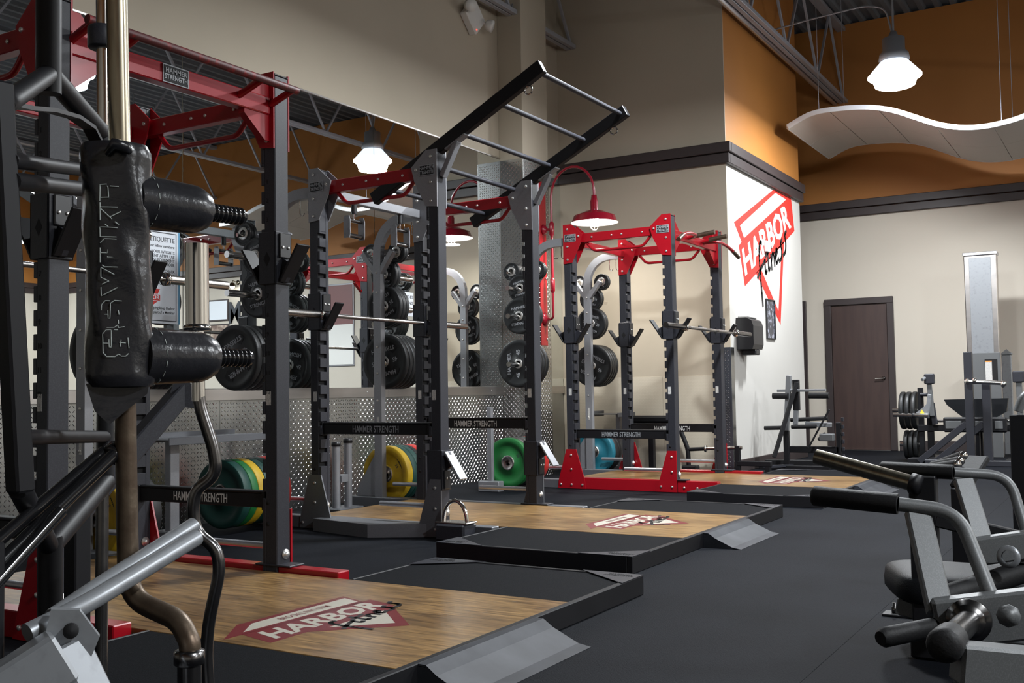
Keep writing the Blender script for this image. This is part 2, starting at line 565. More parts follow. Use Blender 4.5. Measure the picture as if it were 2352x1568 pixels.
# mirror panels on the left wall
mir = thing('wall_mirror', 'tall mirror panels filling the left wall above the steel rail', 'mirror', (WX, 0, 0))
ys = [YN, -1.40, 0.74, 2.875, 5.012, 7.149, 9.268]
for a, b_ in zip(ys[:-1], ys[1:]):
    pb = MB()
    pb.box(-0.011, -0.0005, a + 0.002, b_ - 0.002, 0.952, 3.35, 0.0015, 0)
    p = pb.build('mirror_panel', ['mirror_glass'], mir)
MB().box(-0.011, -0.0005, 9.815, YB - 0.002, 0.952, 3.35, 0.0015).build('mirror_panel', 'mirror_glass', mir)
MB().box(-0.012, 0.006, YN, 9.268, 3.35, 3.366, 0.002).build('mirror_top_channel', 'rail_steel', mir)

# tread plate sheets with raised lozenges
LUG = [(-0.0135, 0.0), (0.0, 0.0042), (0.0135, 0.0), (0.0, -0.0042)]
def lugs(mb, o, u, v, nrm, w_, h_, pitch=0.0285):
    o, u, v, nrm = V(o), V(u), V(v), V(nrm)
    nu, nv = int(w_ / pitch), int(h_ / pitch)
    vs, fs = [], []
    for i in range(nu):
        for j in range(nv):
            c = o + u * ((i + 0.5) * pitch) + v * ((j + 0.5) * pitch)
            if (i + j) % 2:
                d1, d2 = (u + v).normalized(), (v - u).normalized()
            else:
                d1, d2 = (v - u).normalized(), (u + v).normalized()
            k0 = len(vs)
            for a, b2 in LUG:
                vs.append(c + d1 * a + d2 * b2)
            vs.append(c + nrm * 0.0034 - d1 * 0.004)
            vs.append(c + nrm * 0.0034 + d1 * 0.004)
            fs += [(k0, k0 + 3, k0 + 4), (k0 + 1, k0, k0 + 4), (k0 + 1, k0 + 4, k0 + 5), (k0 + 2, k0 + 1, k0 + 5), (k0 + 3, k0 + 2, k0 + 5), (k0 + 3, k0 + 5, k0 + 4)]
    mb.add(vs, fs, 0, False)

wain = thing('wainscot', 'diamond tread plate sheets along the foot of the mirror wall', 'wall panel', (WX, 0, 0))
edges = [YN, -2.0, 0.45, 2.90, 5.35, 7.62, 9.268]
for a, b_ in zip(edges[:-1], edges[1:]):
    sh = MB().box(-0.011, 0.0, a + 0.001, b_ - 0.001, 0.0, 0.868, 0.0008).build('tread_sheet', 'tread_steel', wain)
    if b_ > 2.0:
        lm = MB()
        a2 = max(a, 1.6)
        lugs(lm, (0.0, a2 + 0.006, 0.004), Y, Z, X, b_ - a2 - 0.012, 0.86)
        lo = lm.build('tread_lugs', 'lug_glint', sh)
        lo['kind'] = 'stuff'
sh = MB().box(-0.011, 0.0, 9.815, YB - 0.001, 0.0, 0.868, 0.0008).build('tread_sheet', 'tread_steel', wain)
rail = thing('wall_rail', 'brushed steel ledge rail between mirror and diamond plate', 'rail', (WX, 0, 0))
for a, b_ in ((YN, 1.2), (1.2, 4.25), (4.25, 7.3), (7.3, 9.268), (9.815, YB)):
    MB().box(-0.011, 0.022, a + 0.001, b_ - 0.001, 0.866, 0.952, 0.003).build('rail_section', 'rail_steel', rail)
scr = MB().lathe([(0, 0), (0.006, 0), (0.006, 0.002), (0, 0.003)], (0, 0, 0), X, 10).mesh('screw', ['bolt_zinc'])
for yy in (2.0, 3.2, 4.6, 5.9, 7.0, 8.0, 9.0):
    inst(scr, 'screw', rail, (0.022, yy, 0.912))

# corner column with its tread plate casing
CX, CY0, CY1 = -5.42, 9.27, 9.81
struct(MB().box(WX - 0.012, CX, CY0, CY1, 0, H, 0.004).build('wall_column', 'beige_paint'))
clad = thing('column_casing', 'diamond tread plate casing round the corner column', 'wall panel', (CX, CY0, 0))
s1 = MB().box(-0.279, 0.003, -0.004, -0.0005, 0.0, 3.33, 0.0008).build('tread_sheet', 'tread_steel', clad)
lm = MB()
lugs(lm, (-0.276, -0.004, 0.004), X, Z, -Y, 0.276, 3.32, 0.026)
lm.build('tread_lugs', 'lug_glint', s1)['kind'] = 'stuff'
s2 = MB().box(0.0005, 0.004, -0.003, 0.54, 0.0, 3.33, 0.0008).build('tread_sheet', 'tread_steel', clad)
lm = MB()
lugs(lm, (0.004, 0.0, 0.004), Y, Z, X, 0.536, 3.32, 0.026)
lm.build('tread_lugs', 'lug_glint', s2)['kind'] = 'stuff'

# painted tread plate dado on the back wall and the steel corner guard
dado = thing('painted_dado', 'cream painted tread plate dado on the back wall', 'wall panel', (0, YB, 0))
for a, b_ in ((WX + 0.001, -4.47), (-4.47, PX - 0.105)):
    MB().box(a + 0.001, b_ - 0.001, -0.005, -0.0005, 0.0, 1.035, 0.001).build('tread_sheet', 'tread_painted', dado)
cg = thing('corner_guard', 'dark diamond plate corner guard at the foot of the pillar', 'corner guard', (PX, YB, 0))
g1 = MB().box(-0.10, 0.004, -0.0045, -0.0005, 0.0, 1.33, 0.0008).build('guard_leaf', 'tread_dark', cg)
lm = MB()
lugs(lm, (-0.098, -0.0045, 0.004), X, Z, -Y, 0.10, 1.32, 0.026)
lm.build('tread_lugs', 'lug_glint', g1)['kind'] = 'stuff'
g2 = MB().box(0.0005, 0.0045, -0.004, 0.10, 0.0, 1.33, 0.0008).build('guard_leaf', 'tread_steel', cg)

# roof trusses
def truss(x, z0, y0, y1, label, pipe=False):
    t = thing('roof_truss', label, 'truss', (x, 0, z0))
    zt = H - z0 - 0.03
    for sx in (-0.035, 0.035):
        MB().box(sx - 0.028, sx + 0.028, y0, y1, 0.0, 0.05, 0.004).build('bottom_chord', 'steel_truss', t)
    MB().box(-0.06, 0.06, y0, y1, zt - 0.06, zt, 0.004).build('top_chord', 'steel_truss', t)
    n = max(2, int((y1 - y0) / 1.3))
    for i in range(n):
        a = y0 + (y1 - y0) * i / n
        b_ = y0 + (y1 - y0) * (i + 1) / n
        c = (a + b_) / 2
        MB().beam((0, a, 0.03), (0, c, zt - 0.03), 0.03, 0.03, b=0.002).build('web_rod', 'steel_truss', t)
        MB().beam((0, c, zt - 0.03), (0, b_, 0.03), 0.03, 0.03, b=0.002).build('web_rod', 'steel_truss', t)
    if pipe:
        MB().tube([(-0.12, y0, 0.02), (-0.12, y1, 0.02)], 0.035, 12).build('conduit', 'steel_conduit', t)
    return t
truss(-5.52, 4.86, YN, YB - 0.001, 'grey roof truss that ends over the corner column')
truss(-3.46, 4.92, YN, YF - 0.001, 'grey roof truss with a bright conduit beside the orange pillar', True)
truss(-0.72, 4.92, YN, YF - 0.001, 'grey roof truss at the right edge above the hanging lamp')
for x in (2.0, 4.7, 7.4):
    t = truss(x, 4.92, YN, YF - 0.001, 'grey roof truss seen only in the mirror')
    t['group'] = 'roof trusses over the unseen half of the room'

# ------------------------------------------------------------------ lamps
def high_bay(x, y, z, label, group=None):
    t = thing('pendant_lamp', label, 'lamp', (x, y, z), group=group)
    MB().lathe([(0.0, -0.105), (0.175, -0.105), (0.205, -0.092), (0.225, -0.03), (0.275, 0.0), (0.275, 0.018), (0.0, 0.018)],
               (0, 0, 0), Z, 40).build('lamp_lens', 'lamp_glow', t)
    MB().lathe([(0.0, 0.019), (0.27, 0.019), (0.24, 0.06), (0.14, 0.172), (0.0, 0.172)], (0, 0, 0), Z, 40).build('upper_diffuser', 'lamp_cone', t)
    MB().lathe([(0.135, 0.172), (0.16, 0.19), (0.15, 0.25), (0.115, 0.29), (0.115, 0.42), (0.05, 0.45), (0.03, 0.50), (0.0, 0.50)], (0, 0, 0), Z, 28).build('ballast_housing', 'lamp_body', t)
    MB().tube([(0, 0, 0.49), (0, 0, H - z - 0.01)], 0.012, 8).build('hanging_rod', 'lamp_body', t)
    ld = bpy.data.lights.new('lamp_light', 'AREA')
    ld.shape = 'DISK'
    ld.size = 0.40
    ld.energy = LAMP_POWER
    ld.color = (0.93, 0.97, 1.0)
    lo = bpy.data.objects.new('lamp_light', ld)
    COL.objects.link(lo)
    lo.parent = t
    lo.location = (0, 0, -0.125)
    return t
high_bay(-2.13, 11.60, 4.21, 'glowing high-bay lamp hanging in front of the orange far wall')
for (x, y) in ((-2.25, 6.55), (3.0, 1.5), (3.0, 6.55), (3.0, 11.6), (7.8, 3.5), (7.8, 12.6)):  # the nearest is unseen, added to light the foreground from the right
    high_bay(x, y, 4.17, 'glowing high-bay lamp out of direct view', 'high-bay lamps over the unseen half of the room')

# curved cable feeding the lamp in view
cb = MB().tube(fillet([(-3.44, 11.60, 4.98), (-3.0, 11.60, 5.02), (-2.4, 11.60, 5.05), (-2.2, 11.60, 4.98), (-2.145, 11.60, 4.70)], 0.2), 0.010, 8).build('lamp_cable', 'lamp_body')
tag(cb, 'thin dark cable arching from the truss to the hanging lamp', 'cable')

# red gooseneck lamp on the column
g = thing('gooseneck_lamp', 'red gooseneck barn lamp mounted on the tread plate column', 'lamp', (CX + 0.004, 9.66, 0))
MB().box(0.0, 0.012, -0.085, 0.055, 1.38, 3.20, 0.003).build('mounting_board', 'red_paint', g)
bolt_x = MB().lathe([(0, 0), (0.012, 0), (0.012, 0.006), (0, 0.008)], (0, 0, 0), X, 8).mesh('bolt', ['bolt_zinc'])
for zz in (1.45, 2.1, 2.6, 3.12):
    inst(bolt_x, 'bolt', g, (0.012, 0.035, zz))
MB().lathe([(0, 0), (0.075, 0), (0.06, 0.02), (0.025, 0.035), (0.0, 0.04)], (0.012, 0.0, 1.66), X, 20).build('wall_flange', 'lamp_red', g)
MB().lathe([(0, 0), (0.06, 0), (0.05, 0.02), (0.025, 0.04), (0.0, 0.05)], (0.012, 0.0, 2.62), X, 20).build('wall_flange', 'lamp_red', g)
arc = [(0.015, 0.0, 1.66), (0.11, 0.0, 1.66), (0.11, 0.0, 2.95)]
for i in range(13):
    a = math.pi - math.pi * i / 12
    arc.append((0.11 + 0.255 + 0.255 * math.cos(a), 0.0, 2.97 + 0.29 * math.sin(a)))
arc.append((0.62, 0.0, 2.86))
MB().tube(fillet(arc[:3], 0.04) + [V(p) for p in arc[3:]], 0.014, 12).build('gooseneck_pipe', 'lamp_red', g)
for zz in (2.62, 2.02):
    MB().lathe([(0.014, -0.08), (0.026, -0.06), (0.026, 0.06), (0.014, 0.08)], (0.11, 0, zz), Z, 14).build('pipe_coupling', 'lamp_red', g)
MB().tube([(0.05, 0, 2.62), (0.11, 0, 2.62)], 0.014, 10).build('support_arm', 'lamp_red', g)
MB().lathe([(0.0, 0.19), (0.028, 0.19), (0.034, 0.14), (0.040, 0.13), (0.040, 0.04), (0.06, 0.0), (0.0, 0.0)], (0.62, 0, 2.74), Z, 20).build('lamp_socket', 'lamp_red', g)
shade = MB()
shade.lathe([(0.05, 0.03), (0.09, 0.02), (0.16, -0.01), (0.215, -0.03), (0.235, -0.085), (0.25, -0.10)], (0.62, 0, 2.74), Z, 40, 0)
shade.lathe([(0.248, -0.101), (0.231, -0.084), (0.210, -0.034), (0.155, -0.016), (0.05, 0.02), (0.0, 0.02)], (0.62, 0, 2.74), Z, 40, 1)
shade.build('lamp_shade', ['lamp_red', 'lamp_white'], g)
MB().lathe([(0.0, -0.145), (0.03, -0.14), (0.045, -0.11), (0.043, -0.06), (0.03, 0.0), (0.0, 0.005)], (0.62, 0, 2.74), Z, 20).build('light_bulb', 'bulb_glow', g)
cage = MB()
for i in range(3):
    a = math.pi * i / 3
    c, s_ = math.cos(a), math.sin(a)
    cage.tube([(0.62 + 0.062 * math.cos(q) * c, 0.062 * math.cos(q) * s_, 2.66 - 0.10 * abs(math.sin(q))) for q in [math.pi * j / 10 for j in range(11)]], 0.003, 6)
cage.build('bulb_cage', 'bolt_zinc', g)
ld = bpy.data.lights.new('bulb_light', 'AREA')
ld.shape = 'DISK'
ld.size = 0.20
ld.energy = 26
ld.color = (1.0, 0.96, 0.90)
lo = bpy.data.objects.new('bulb_light', ld)
COL.objects.link(lo)
lo.parent = g
lo.location = (0.62, 0, 2.74 - 0.175)

# wavy acoustic cloud under the roof
cl = thing('ceiling_cloud', 'wavy perforated acoustic ceiling cloud in front of the orange wall', 'ceiling panel', (0, 0, 0))
CZ = [(-3.549, 3.975), (-3.232, 4.107), (-2.926, 4.122), (-2.556, 4.085), (-2.294, 4.009), (-2.063, 3.898), (-1.836, 3.785), (-1.612, 3.713), (-1.392, 3.685), (-1.175, 3.696), (-0.952, 3.739), (-0.6, 3.88), (-0.2, 3.99), (0.25, 4.05), (0.8, 3.95), (1.4, 3.76), (1.9, 3.74)]
def cz(x):
    for i in range(len(CZ) - 1):
        if x <= CZ[i + 1][0] or i == len(CZ) - 2:
            p0, p1, p2, p3 = CZ[max(i - 1, 0)], CZ[i], CZ[i + 1], CZ[min(i + 2, len(CZ) - 1)]
            d = p2[0] - p1[0]
            t = (x - p1[0]) / d
            m1 = (p2[1] - p0[1]) / (p2[0] - p0[0]) * d
            m2 = (p3[1] - p1[1]) / (p3[0] - p1[0]) * d
            return (2 * t ** 3 - 3 * t ** 2 + 1) * p1[1] + (t ** 3 - 2 * t ** 2 + t) * m1 + (-2 * t ** 3 + 3 * t ** 2) * p2[1] + (t ** 3 - t ** 2) * m2
cxs = [-3.50 + 0.05 * i for i in range(0, 105)]
seams = [0, 10, 21, 33, 45, 57, 69, 81, 93, 104]
for a, b_ in zip(seams[:-1], seams[1:]):
    for (ya, yb) in ((12.32, 13.30), (13.305, 14.25)):
        m = MB()
        sec = [(cxs[i], cz(cxs[i])) for i in range(a, b_ + 1)]
        sec[0] = (sec[0][0] + 0.004, sec[0][1])
        sec[-1] = (sec[-1][0] - 0.004, sec[-1][1])
        n = len(sec)
        vs = []
        for (yy, dz) in ((ya, 0), (yb, 0), (ya, 0.02), (yb, 0.02)):
            vs += [(p, yy, q + dz) for p, q in sec]
        fs = []
        for i in range(n - 1):
            fs += [(i, i + 1, n + i + 1, n + i)[::-1], (2 * n + i, 2 * n + i + 1, 3 * n + i + 1, 3 * n + i), (i, i + 1, 2 * n + i + 1, 2 * n + i), (n + i, 3 * n + i, 3 * n + i + 1, n + i + 1)]
        fs += [(0, 2 * n, 3 * n, n), (n - 1, 2 * n - 1, 4 * n - 1, 3 * n - 1)]
        m.add(vs, fs, 0, False)
        m.build('cloud_tile', 'cloud_panel', cl)
for yy, nm in ((12.30, 'front'), (14.26, 'rear')):
    MB().sweep([(p, yy, cz(p) + 0.02) for p in cxs], [(-0.010, -0.025), (0.010, -0.025), (0.010, 0.03), (-0.010, 0.03)], up=Z).build('cloud_rim', 'cloud_edge', cl)
MB().box(-3.515, -3.498, 12.30, 14.26, cz(-3.5) - 0.005, cz(-3.5) + 0.05, 0.002).build('cloud_rim', 'cloud_edge', cl)
for (x, y) in ((-3.2, 12.6), (-1.2, 12.6), (-1.2, 13.9), (-3.2, 13.9), (0.8, 12.6)):
    MB().tube([(x, y, cz(x) + 0.02), (x, y, H)], 0.004, 6).build('hanger_wire', 'steel_truss', cl)

# emergency light high on the mirror wall
e = thing('emergency_light', 'twin-head emergency light high on the beige wall', 'emergency light', (WX - 0.012, 8.73, 4.70))
q = math.sqrt(0.5)
MB().obox((0.045, 0, 0), (X, V(0, q, q), V(0, -q, q)), (0.045, 0.13, 0.13), 0.012).build('lamp_case', 'plastic_white', e)
for sy in (-1, 1):
    hd = MB().lathe([(0, 0), (0.05, 0.0), (0.062, 0.05), (0.062, 0.07), (0, 0.07)], (0.10, sy * 0.17, 0.02 - 0.05 * sy), (0.85, sy * 0.35, -0.35), 16).build('lamp_head', 'plastic_white', e)
    MB().tube([(0.06, sy * 0.10, 0.0), (0.11, sy * 0.165, 0.02 - 0.05 * sy)], 0.014, 8).build('swivel_arm', 'plastic_white', e)
MB().lathe([(0, 0), (0.008, 0), (0.006, 0.006), (0, 0.007)], (0.09, 0.0, -0.13), X, 8).build('indicator', 'led_red', e)

# paper towel dispenser and the things on the pillar
d = thing('towel_dispenser', 'black paper towel dispenser on the white pillar', 'dispenser', (PX, 10.96, 1.31))
sec = [(0.0, 0.0), (0.175, 0.0), (0.19, 0.05), (0.19, 0.25), (0.17, 0.31), (0.11, 0.34), (0.0, 0.34)]
MB().prism(sec, (0, -0.17, 0), X, Z, Y, 0.34).build('dispenser_case', 'plastic_black', d)
MB().box(0.02, 0.18, -0.06, 0.08, -0.06, 0.0, 0.01).build('towel_slot', 'plastic_black', d)
MB().box(0.0, 0.13, -0.10, 0.16, 0.34, 0.37, 0.012).build('paper_stack', 'plastic_white', d)
p = thing('framed_photo', 'narrow black framed photograph on the white pillar', 'picture', (PX, 12.0, 1.46))
pf = MB()
pf.box(0, 0.02, -0.165, -0.15, 0, 0.47, 0.002)
pf.box(0, 0.02, 0.15, 0.165, 0, 0.47, 0.002)
pf.box(0, 0.02, -0.15, 0.15, 0, 0.015, 0.002)
pf.box(0, 0.02, -0.15, 0.15, 0.455, 0.47, 0.002)
pf.build('picture_frame', 'plastic_black', p)
MB().box(0.004, 0.010, -0.15, 0.15, 0.015, 0.455, 0.0).build('print', 'photo_dark', p)
tb = MB().box(0, 0.035, -0.07, 0.07, -0.065, 0.065, 0.006).build('sensor_box', 'plastic_white', None, (PX, 11.92, 2.545))
tag(tb, 'small white sensor box in the middle of the painted wall logo', 'sensor')

# ------------------------------------------------------------------ the gym emblem
FIT = [[(0.16, 0.92), (0.12, 1.0), (0.07, 0.86), (0.055, 0.45), (0.06, -0.1), (0.07, -0.72)], [(-0.03, 0.12), (0.10, 0.30), (0.24, 0.42)],
       [(0.22, 0.42), (0.22, 0.02), (0.27, 0.10)], [(0.33, 0.78), (0.32, 0.02), (0.37, 0.10)], [(0.25, 0.50), (0.45, 0.60)],
       [(0.42, 0.42), (0.42, 0.0)], [(0.42, 0.22), (0.48, 0.44), (0.52, 0.32), (0.52, 0.02)],
       [(0.56, 0.20), (0.64, 0.36), (0.61, 0.46), (0.56, 0.30), (0.58, 0.03), (0.67, 0.12)],
       [(0.82, 0.56), (0.75, 0.50), (0.79, 0.30), (0.77, 0.05), (0.68, 0.04)], [(0.99, 0.70), (0.91, 0.62), (0.95, 0.40), (0.92, 0.12), (0.82, 0.10)]]
def ribbon(mb, pts, wd, fn, nrm, t, mi=0):
    pts = [V(fn(*p)) for p in pts]
    pts = fillet(pts, 0.2 * (pts[0] - pts[-1]).length + 0.01, 3)
    nrm = V(nrm)
    for a, b_ in zip(pts[:-1], pts[1:]):
        dd = (b_ - a)
        if dd.length < 1e-6:
            continue
        dd.normalize()
        sd = dd.cross(nrm) * wd
        aa, bb_ = a - dd * wd * 0.4, b_ + dd * wd * 0.4
        mb.add([aa - sd, aa + sd, bb_ + sd, bb_ - sd], [(0, 1, 2, 3)], mi)
        top = [q_ + nrm * t for q_ in (aa - sd, aa + sd, bb_ + sd, bb_ - sd)]
        mb.add(top, [(0, 1, 2, 3)], mi)
def affine_text(s, mname, fn, parent, name, bold=0.03, lift=0.0, nrm=None, t=0.0006):
    me = text_mesh(s, 1.0, mname, bold, 0.0, 1.0, 'LEFT')
    xs = [v.co.x for v in me.vertices]
    ys_ = [v.co.y for v in me.vertices]
    x0, x1, y0, y1 = min(xs), max(xs), min(ys_), max(ys_)
    mb = MB()
    mb.add([V(fn((v.co.x - x0) / (x1 - x0), (v.co.y - y0) / (y1 - y0))) + V(nrm) * t for v in me.vertices], [tuple(pp.vertices) for pp in me.polygons])
    return mb.build(name, mname, parent)

lg = thing('wall_logo', 'big red and white painted gym emblem on the pillar', 'sign', (PX, 0, 0))
m = MB()
m.prism([(10.814, 2.687), (12.30, 3.285), (13.02, 3.285), (13.132, 2.88), (11.122, 2.018), (10.951, 2.448), (11.047, 2.503)], (0, 0, 0), Y, Z, X, 0.001)
m.build('red_field', 'logo_red', lg)
m = MB()
m.prism([(11.52, 2.20), (12.421, 1.65), (12.662, 2.70)], (0, 0, 0), Y, Z, X, 0.001)
m.build('red_triangle', 'logo_red', lg)
m = MB()
m.prism([(11.007, 2.677), (12.354, 3.248), (12.80, 3.235), (11.136, 2.555)], (0, 0, 0), Y, Z, X, 0.0018)
m.build('white_bar', 'white_paint', lg)
m = MB()
m.prism([(11.711, 2.265), (12.551, 2.623), (12.345, 1.813)], (0, 0, 0), Y, Z, X, 0.0018)
m.build('white_triangle', 'white_paint', lg)
def wl_fn(s_, t_):
    return (0.0, 11.14 + 1.87 * s_ - (0.10 + 0.10 * s_) * t_, 2.125 + 0.785 * s_ + 0.295 * t_)
affine_text('HARBOR', 'white_paint', wl_fn, lg, 'lettering', 0.035, nrm=X, t=0.0022)
m = MB()
for st in FIT:
    ribbon(m, st, 0.024, lambda a, b_: (0.0030, 11.62 + 1.20 * a - 0.06 * b_, 2.11 + 0.44 * a + 0.42 * b_), X, 0.0004)
m.build('script_lettering', 'logo_black', lg)

def floor_logo(parent, cx_, cy_, sc, z):
    """emblem printed on a platform: reads along +Y, its top towards the wall"""
    def fn(u_, v_):
        return (cx_ - v_ * sc, cy_ + u_ * sc, z)
    def poly(pts, t, mi, name):
        mb = MB()
        mb.prism([(p[0] * sc, p[1] * sc) for p in pts], (cx_, cy_, z), Y, -X, Z, t)
        return mb.build(name, mi, parent)
    poly([(-0.56, 0.22), (0.46, 0.19), (0.53, 0.40), (-0.30, 0.40)], 0.0004, 'logo_maroon', 'emblem_field')
    poly([(-0.50, -0.03), (0.46, -0.03), (0.53, 0.20), (-0.44, 0.22)], 0.0004, 'logo_maroon', 'emblem_field')
    poly([(-0.25, -0.03), (0.44, -0.03), (0.10, -0.40)], 0.0004, 'logo_maroon', 'emblem_field')
    poly([(-0.40, 0.25), (0.45, 0.225), (0.49, 0.355), (-0.24, 0.355)], 0.0008, 'logo_white', 'emblem_bar')
    poly([(-0.12, -0.06), (0.33, -0.06), (0.11, -0.30)], 0.0008, 'logo_white', 'emblem_triangle')
    affine_text('HARBOR', 'logo_white', lambda s_, t_: fn(-0.43 + 0.87 * s_ + 0.05 * t_, 0.0 + 0.18 * t_), parent, 'lettering', 0.035, nrm=Z, t=0.0010)
    affine_text("BROOKLYN'S GYM", 'logo_maroon', lambda s_, t_: fn(-0.10 + 0.38 * s_, 0.27 + 0.05 * t_), parent, 'lettering', 0.01, nrm=Z, t=0.0012)
    mb = MB()
    for st in FIT:
        ribbon(mb, st, 0.0095 * sc / 0.7, lambda a, b_: fn(-0.10 + 0.64 * a, -0.17 + 0.17 * b_ + 0.11 * a), Z, 0.0014)
    mb.build('script_lettering', 'logo_black', parent)

# ------------------------------------------------------------------ lifting platforms
PZ = 0.080
def platform(x0, x1, y0, y1, wx0, wy0, wy1, label, logo=True, ramp=None):
    t = thing('lifting_platform', label, 'platform', ((x0 + x1) / 2, (y0 + y1) / 2, 0))
    ox, oy = t.location.x, t.location.y
    def B(a, b_, c, d_, e_, f_, ch, name, mt, par=t):
        return MB().box(a - ox, b_ - ox, c - oy, d_ - oy, e_, f_, ch).build(name, mt, par)
    B(wx0, x1 - 0.028, wy0, wy1, 0.0, PZ, 0.002, 'wood_panel', 'maple')
    for (a, b_) in ((y0, wy0), (wy1, y1)):
        B(x0 + 0.012, x1 - 0.03, a + (0.03 if a == y0 else 0.003), b_ - (0.03 if b_ == y1 else 0.003), 0.0, PZ - 0.001, 0.002, 'rubber_tile', 'rubber')
    # steel edging
    B(x1 - 0.028, x1, y0, y1, 0.0, PZ + 0.003, 0.003, 'edge_angle', 'black_paint')
    B(x0, x1 - 0.029, y0, y0 + 0.028, 0.0, PZ + 0.003, 0.003, 'edge_angle', 'black_paint')
    B(x0, x1 - 0.029, y1 - 0.028, y1, 0.0, PZ + 0.003, 0.003, 'edge_angle', 'black_paint')
    B(x0, x0 + 0.011, y0 + 0.029, wy0 - 0.004, 0.0, PZ + 0.003, 0.003, 'edge_angle', 'black_paint')
    B(x0, x0 + 0.011, wy1 + 0.004, y1 - 0.029, 0.0, PZ + 0.003, 0.003, 'edge_angle', 'black_paint')
    for (yy, sy) in ((y0, 1), (y1, -1)):
        for (xx_, sx) in ((x1, -1), (x0, 1)):
            cp = MB()
            cp.prism([(0, 0), (sx * 0.30, 0), (sx * 0.26, sy * 0.03), (sx * 0.03, sy * 0.20), (0, sy * 0.22)], (xx_ - ox, yy - oy, PZ + 0.0035), X, Y, Z, 0.0025)
            c = cp.build('corner_plate', 'charcoal_paint', t)
            letter('HAMMER\nSTRENGTH', 0.028, 'slot_black', c, (xx_ - ox + sx * 0.09, yy - oy + sy * 0.055, PZ + 0.0063), -X if sy > 0 else X, -Y if sy > 0 else Y, 0.01)
    if logo:
        floor_logo(t, logo[0] - ox, logo[1] - oy, 0.70, PZ)
    if ramp:
        ra, rb = ramp
        rp = MB()
        sec = [(0.0, PZ + 0.003), (0.030, PZ + 0.002), (0.07, 0.055), (0.17, 0.010), (0.22, 0.002), (0.22, 0.0), (0.17, 0.005), (0.07, 0.049), (0.028, PZ - 0.004), (0.0, PZ - 0.003)]
        rp.prism(sec, (x1 - ox, ra - oy, 0), X, Z, Y, rb - ra)
        for i, dd in enumerate((0.0, rb - ra - 0.006)):
            rp.prism([(0.0, 0.0), (0.0, PZ - 0.005), (0.03, PZ - 0.006), (0.07, 0.048), (0.17, 0.004), (0.17, 0.0)], (x1 - ox, ra + dd - oy, 0), X, Z, Y, 0.006)
        r_ = rp.build('steel_ramp', 'charcoal_steel', t)
    return t
mat('charcoal_steel', (0.018, 0.020, 0.026), 0.55, 0.1, spec=0.25, noise=(5, (0.040, 0.043, 0.052), 0.4, 0.7))
platform(-3.02, -1.90, 1.74, 4.24, -4.60, 2.503, 3.597, 'nearest lifting platform with a maple centre and emblem', (-2.52, 2.915), (2.57, 3.29))
platform(-3.32, -2.15, 4.67, 7.17, -4.85, 5.413, 6.507, 'middle lifting platform in front of the grey-topped rack', (-2.66, 5.93), (5.63, 6.35))
platform(-3.10, -2.03, 7.78, 10.32, -4.60, 8.573, 9.667, 'farthest lifting platform below the far red rack', (-2.60, 9.10), (8.75, 9.45))

# ================================================================== RACKS
HX, HY, UW, UH = 0.49, 0.595, 0.045, 2.44
bolt_y = MB().lathe([(0, 0), (0.0105, 0), (0.0105, 0.006), (0.006, 0.009), (0, 0.009)], (0, 0, 0), -Y, 8).mesh('bolt', ['bolt_zinc'])
bolt_px = MB().lathe([(0, 0), (0.0105, 0), (0.0105, 0.006), (0.006, 0.009), (0, 0.009)], (0, 0, 0), X, 8).mesh('bolt', ['bolt_zinc'])
washer_x = MB().lathe([(0, 0), (0.024, 0), (0.024, 0.005), (0.013, 0.006), (0.013, 0.014), (0, 0.015)], (0, 0, 0), X, 14).mesh('washer', ['bolt_zinc'])

def upright_mesh(inner):
    """square steel upright; the face turned to the inside of the rack (inner=+1/-1 along x) is notched"""
    m = MB()
    s = inner
    cut = 0.020
    m.box(min(-s * UW, s * (UW - cut)), max(-s * UW, s * (UW - cut)), -UW, UW, 0.0, UH, 0.004, 0)
    xa, xb = s * (UW - cut), s * UW
    lo, hi = min(xa, xb), max(xa, xb)
    m.box(lo, hi, 0.018, UW, 0.0, UH, 0.002, 0)                      # web left beside the notches
    m.box(lo, hi, -UW, 0.018, 0.0, 0.42, 0.002, 0)
    m.box(lo, hi, -UW, 0.018, 2.02, UH, 0.002, 0)
    z = 0.42
    while z < 2.0:
        m.box(lo, hi, -UW, 0.018, z + 0.030, min(z + 0.0915, 2.02), 0.002, 0)
        m.box(s * (UW - cut), s * (UW - cut + 0.0015), -UW + 0.004, 0.017, z, z + 0.030, 0, 1)  # black backing paints in the dark of the hollow tube
        z += 0.0915
    return m.mesh('upright', ['charcoal_paint', 'slot_black'])
UPR = {1: upright_mesh(1), -1: upright_mesh(-1)}

def badge(parent, o, u, v, w_=0.115, h_=0.07):
    M = frame_matrix(o, u, v)
    n = V(u).cross(V(v))
    m = MB()
    m.obox(V(o) + n * 0.002, (V(u), V(v), n), (w_ / 2, h_ / 2, 0.002), 0.001, 1)
    m.obox(V(o) + n * 0.003, (V(u), V(v), n), (w_ / 2 - 0.005, h_ / 2 - 0.005, 0.002), 0.001, 0)
    for k, s in enumerate(('HAMMER', 'STRENGTH')):
        join_text(m, s, 0.030, V(o) + V(v) * (0.014 - 0.028 * k) + n * 0.0052, u, v, 1, 0.02, 0.82 if k else 0.95)
    return m.build('maker_badge', ['slot_black', 'grey_print'], parent)

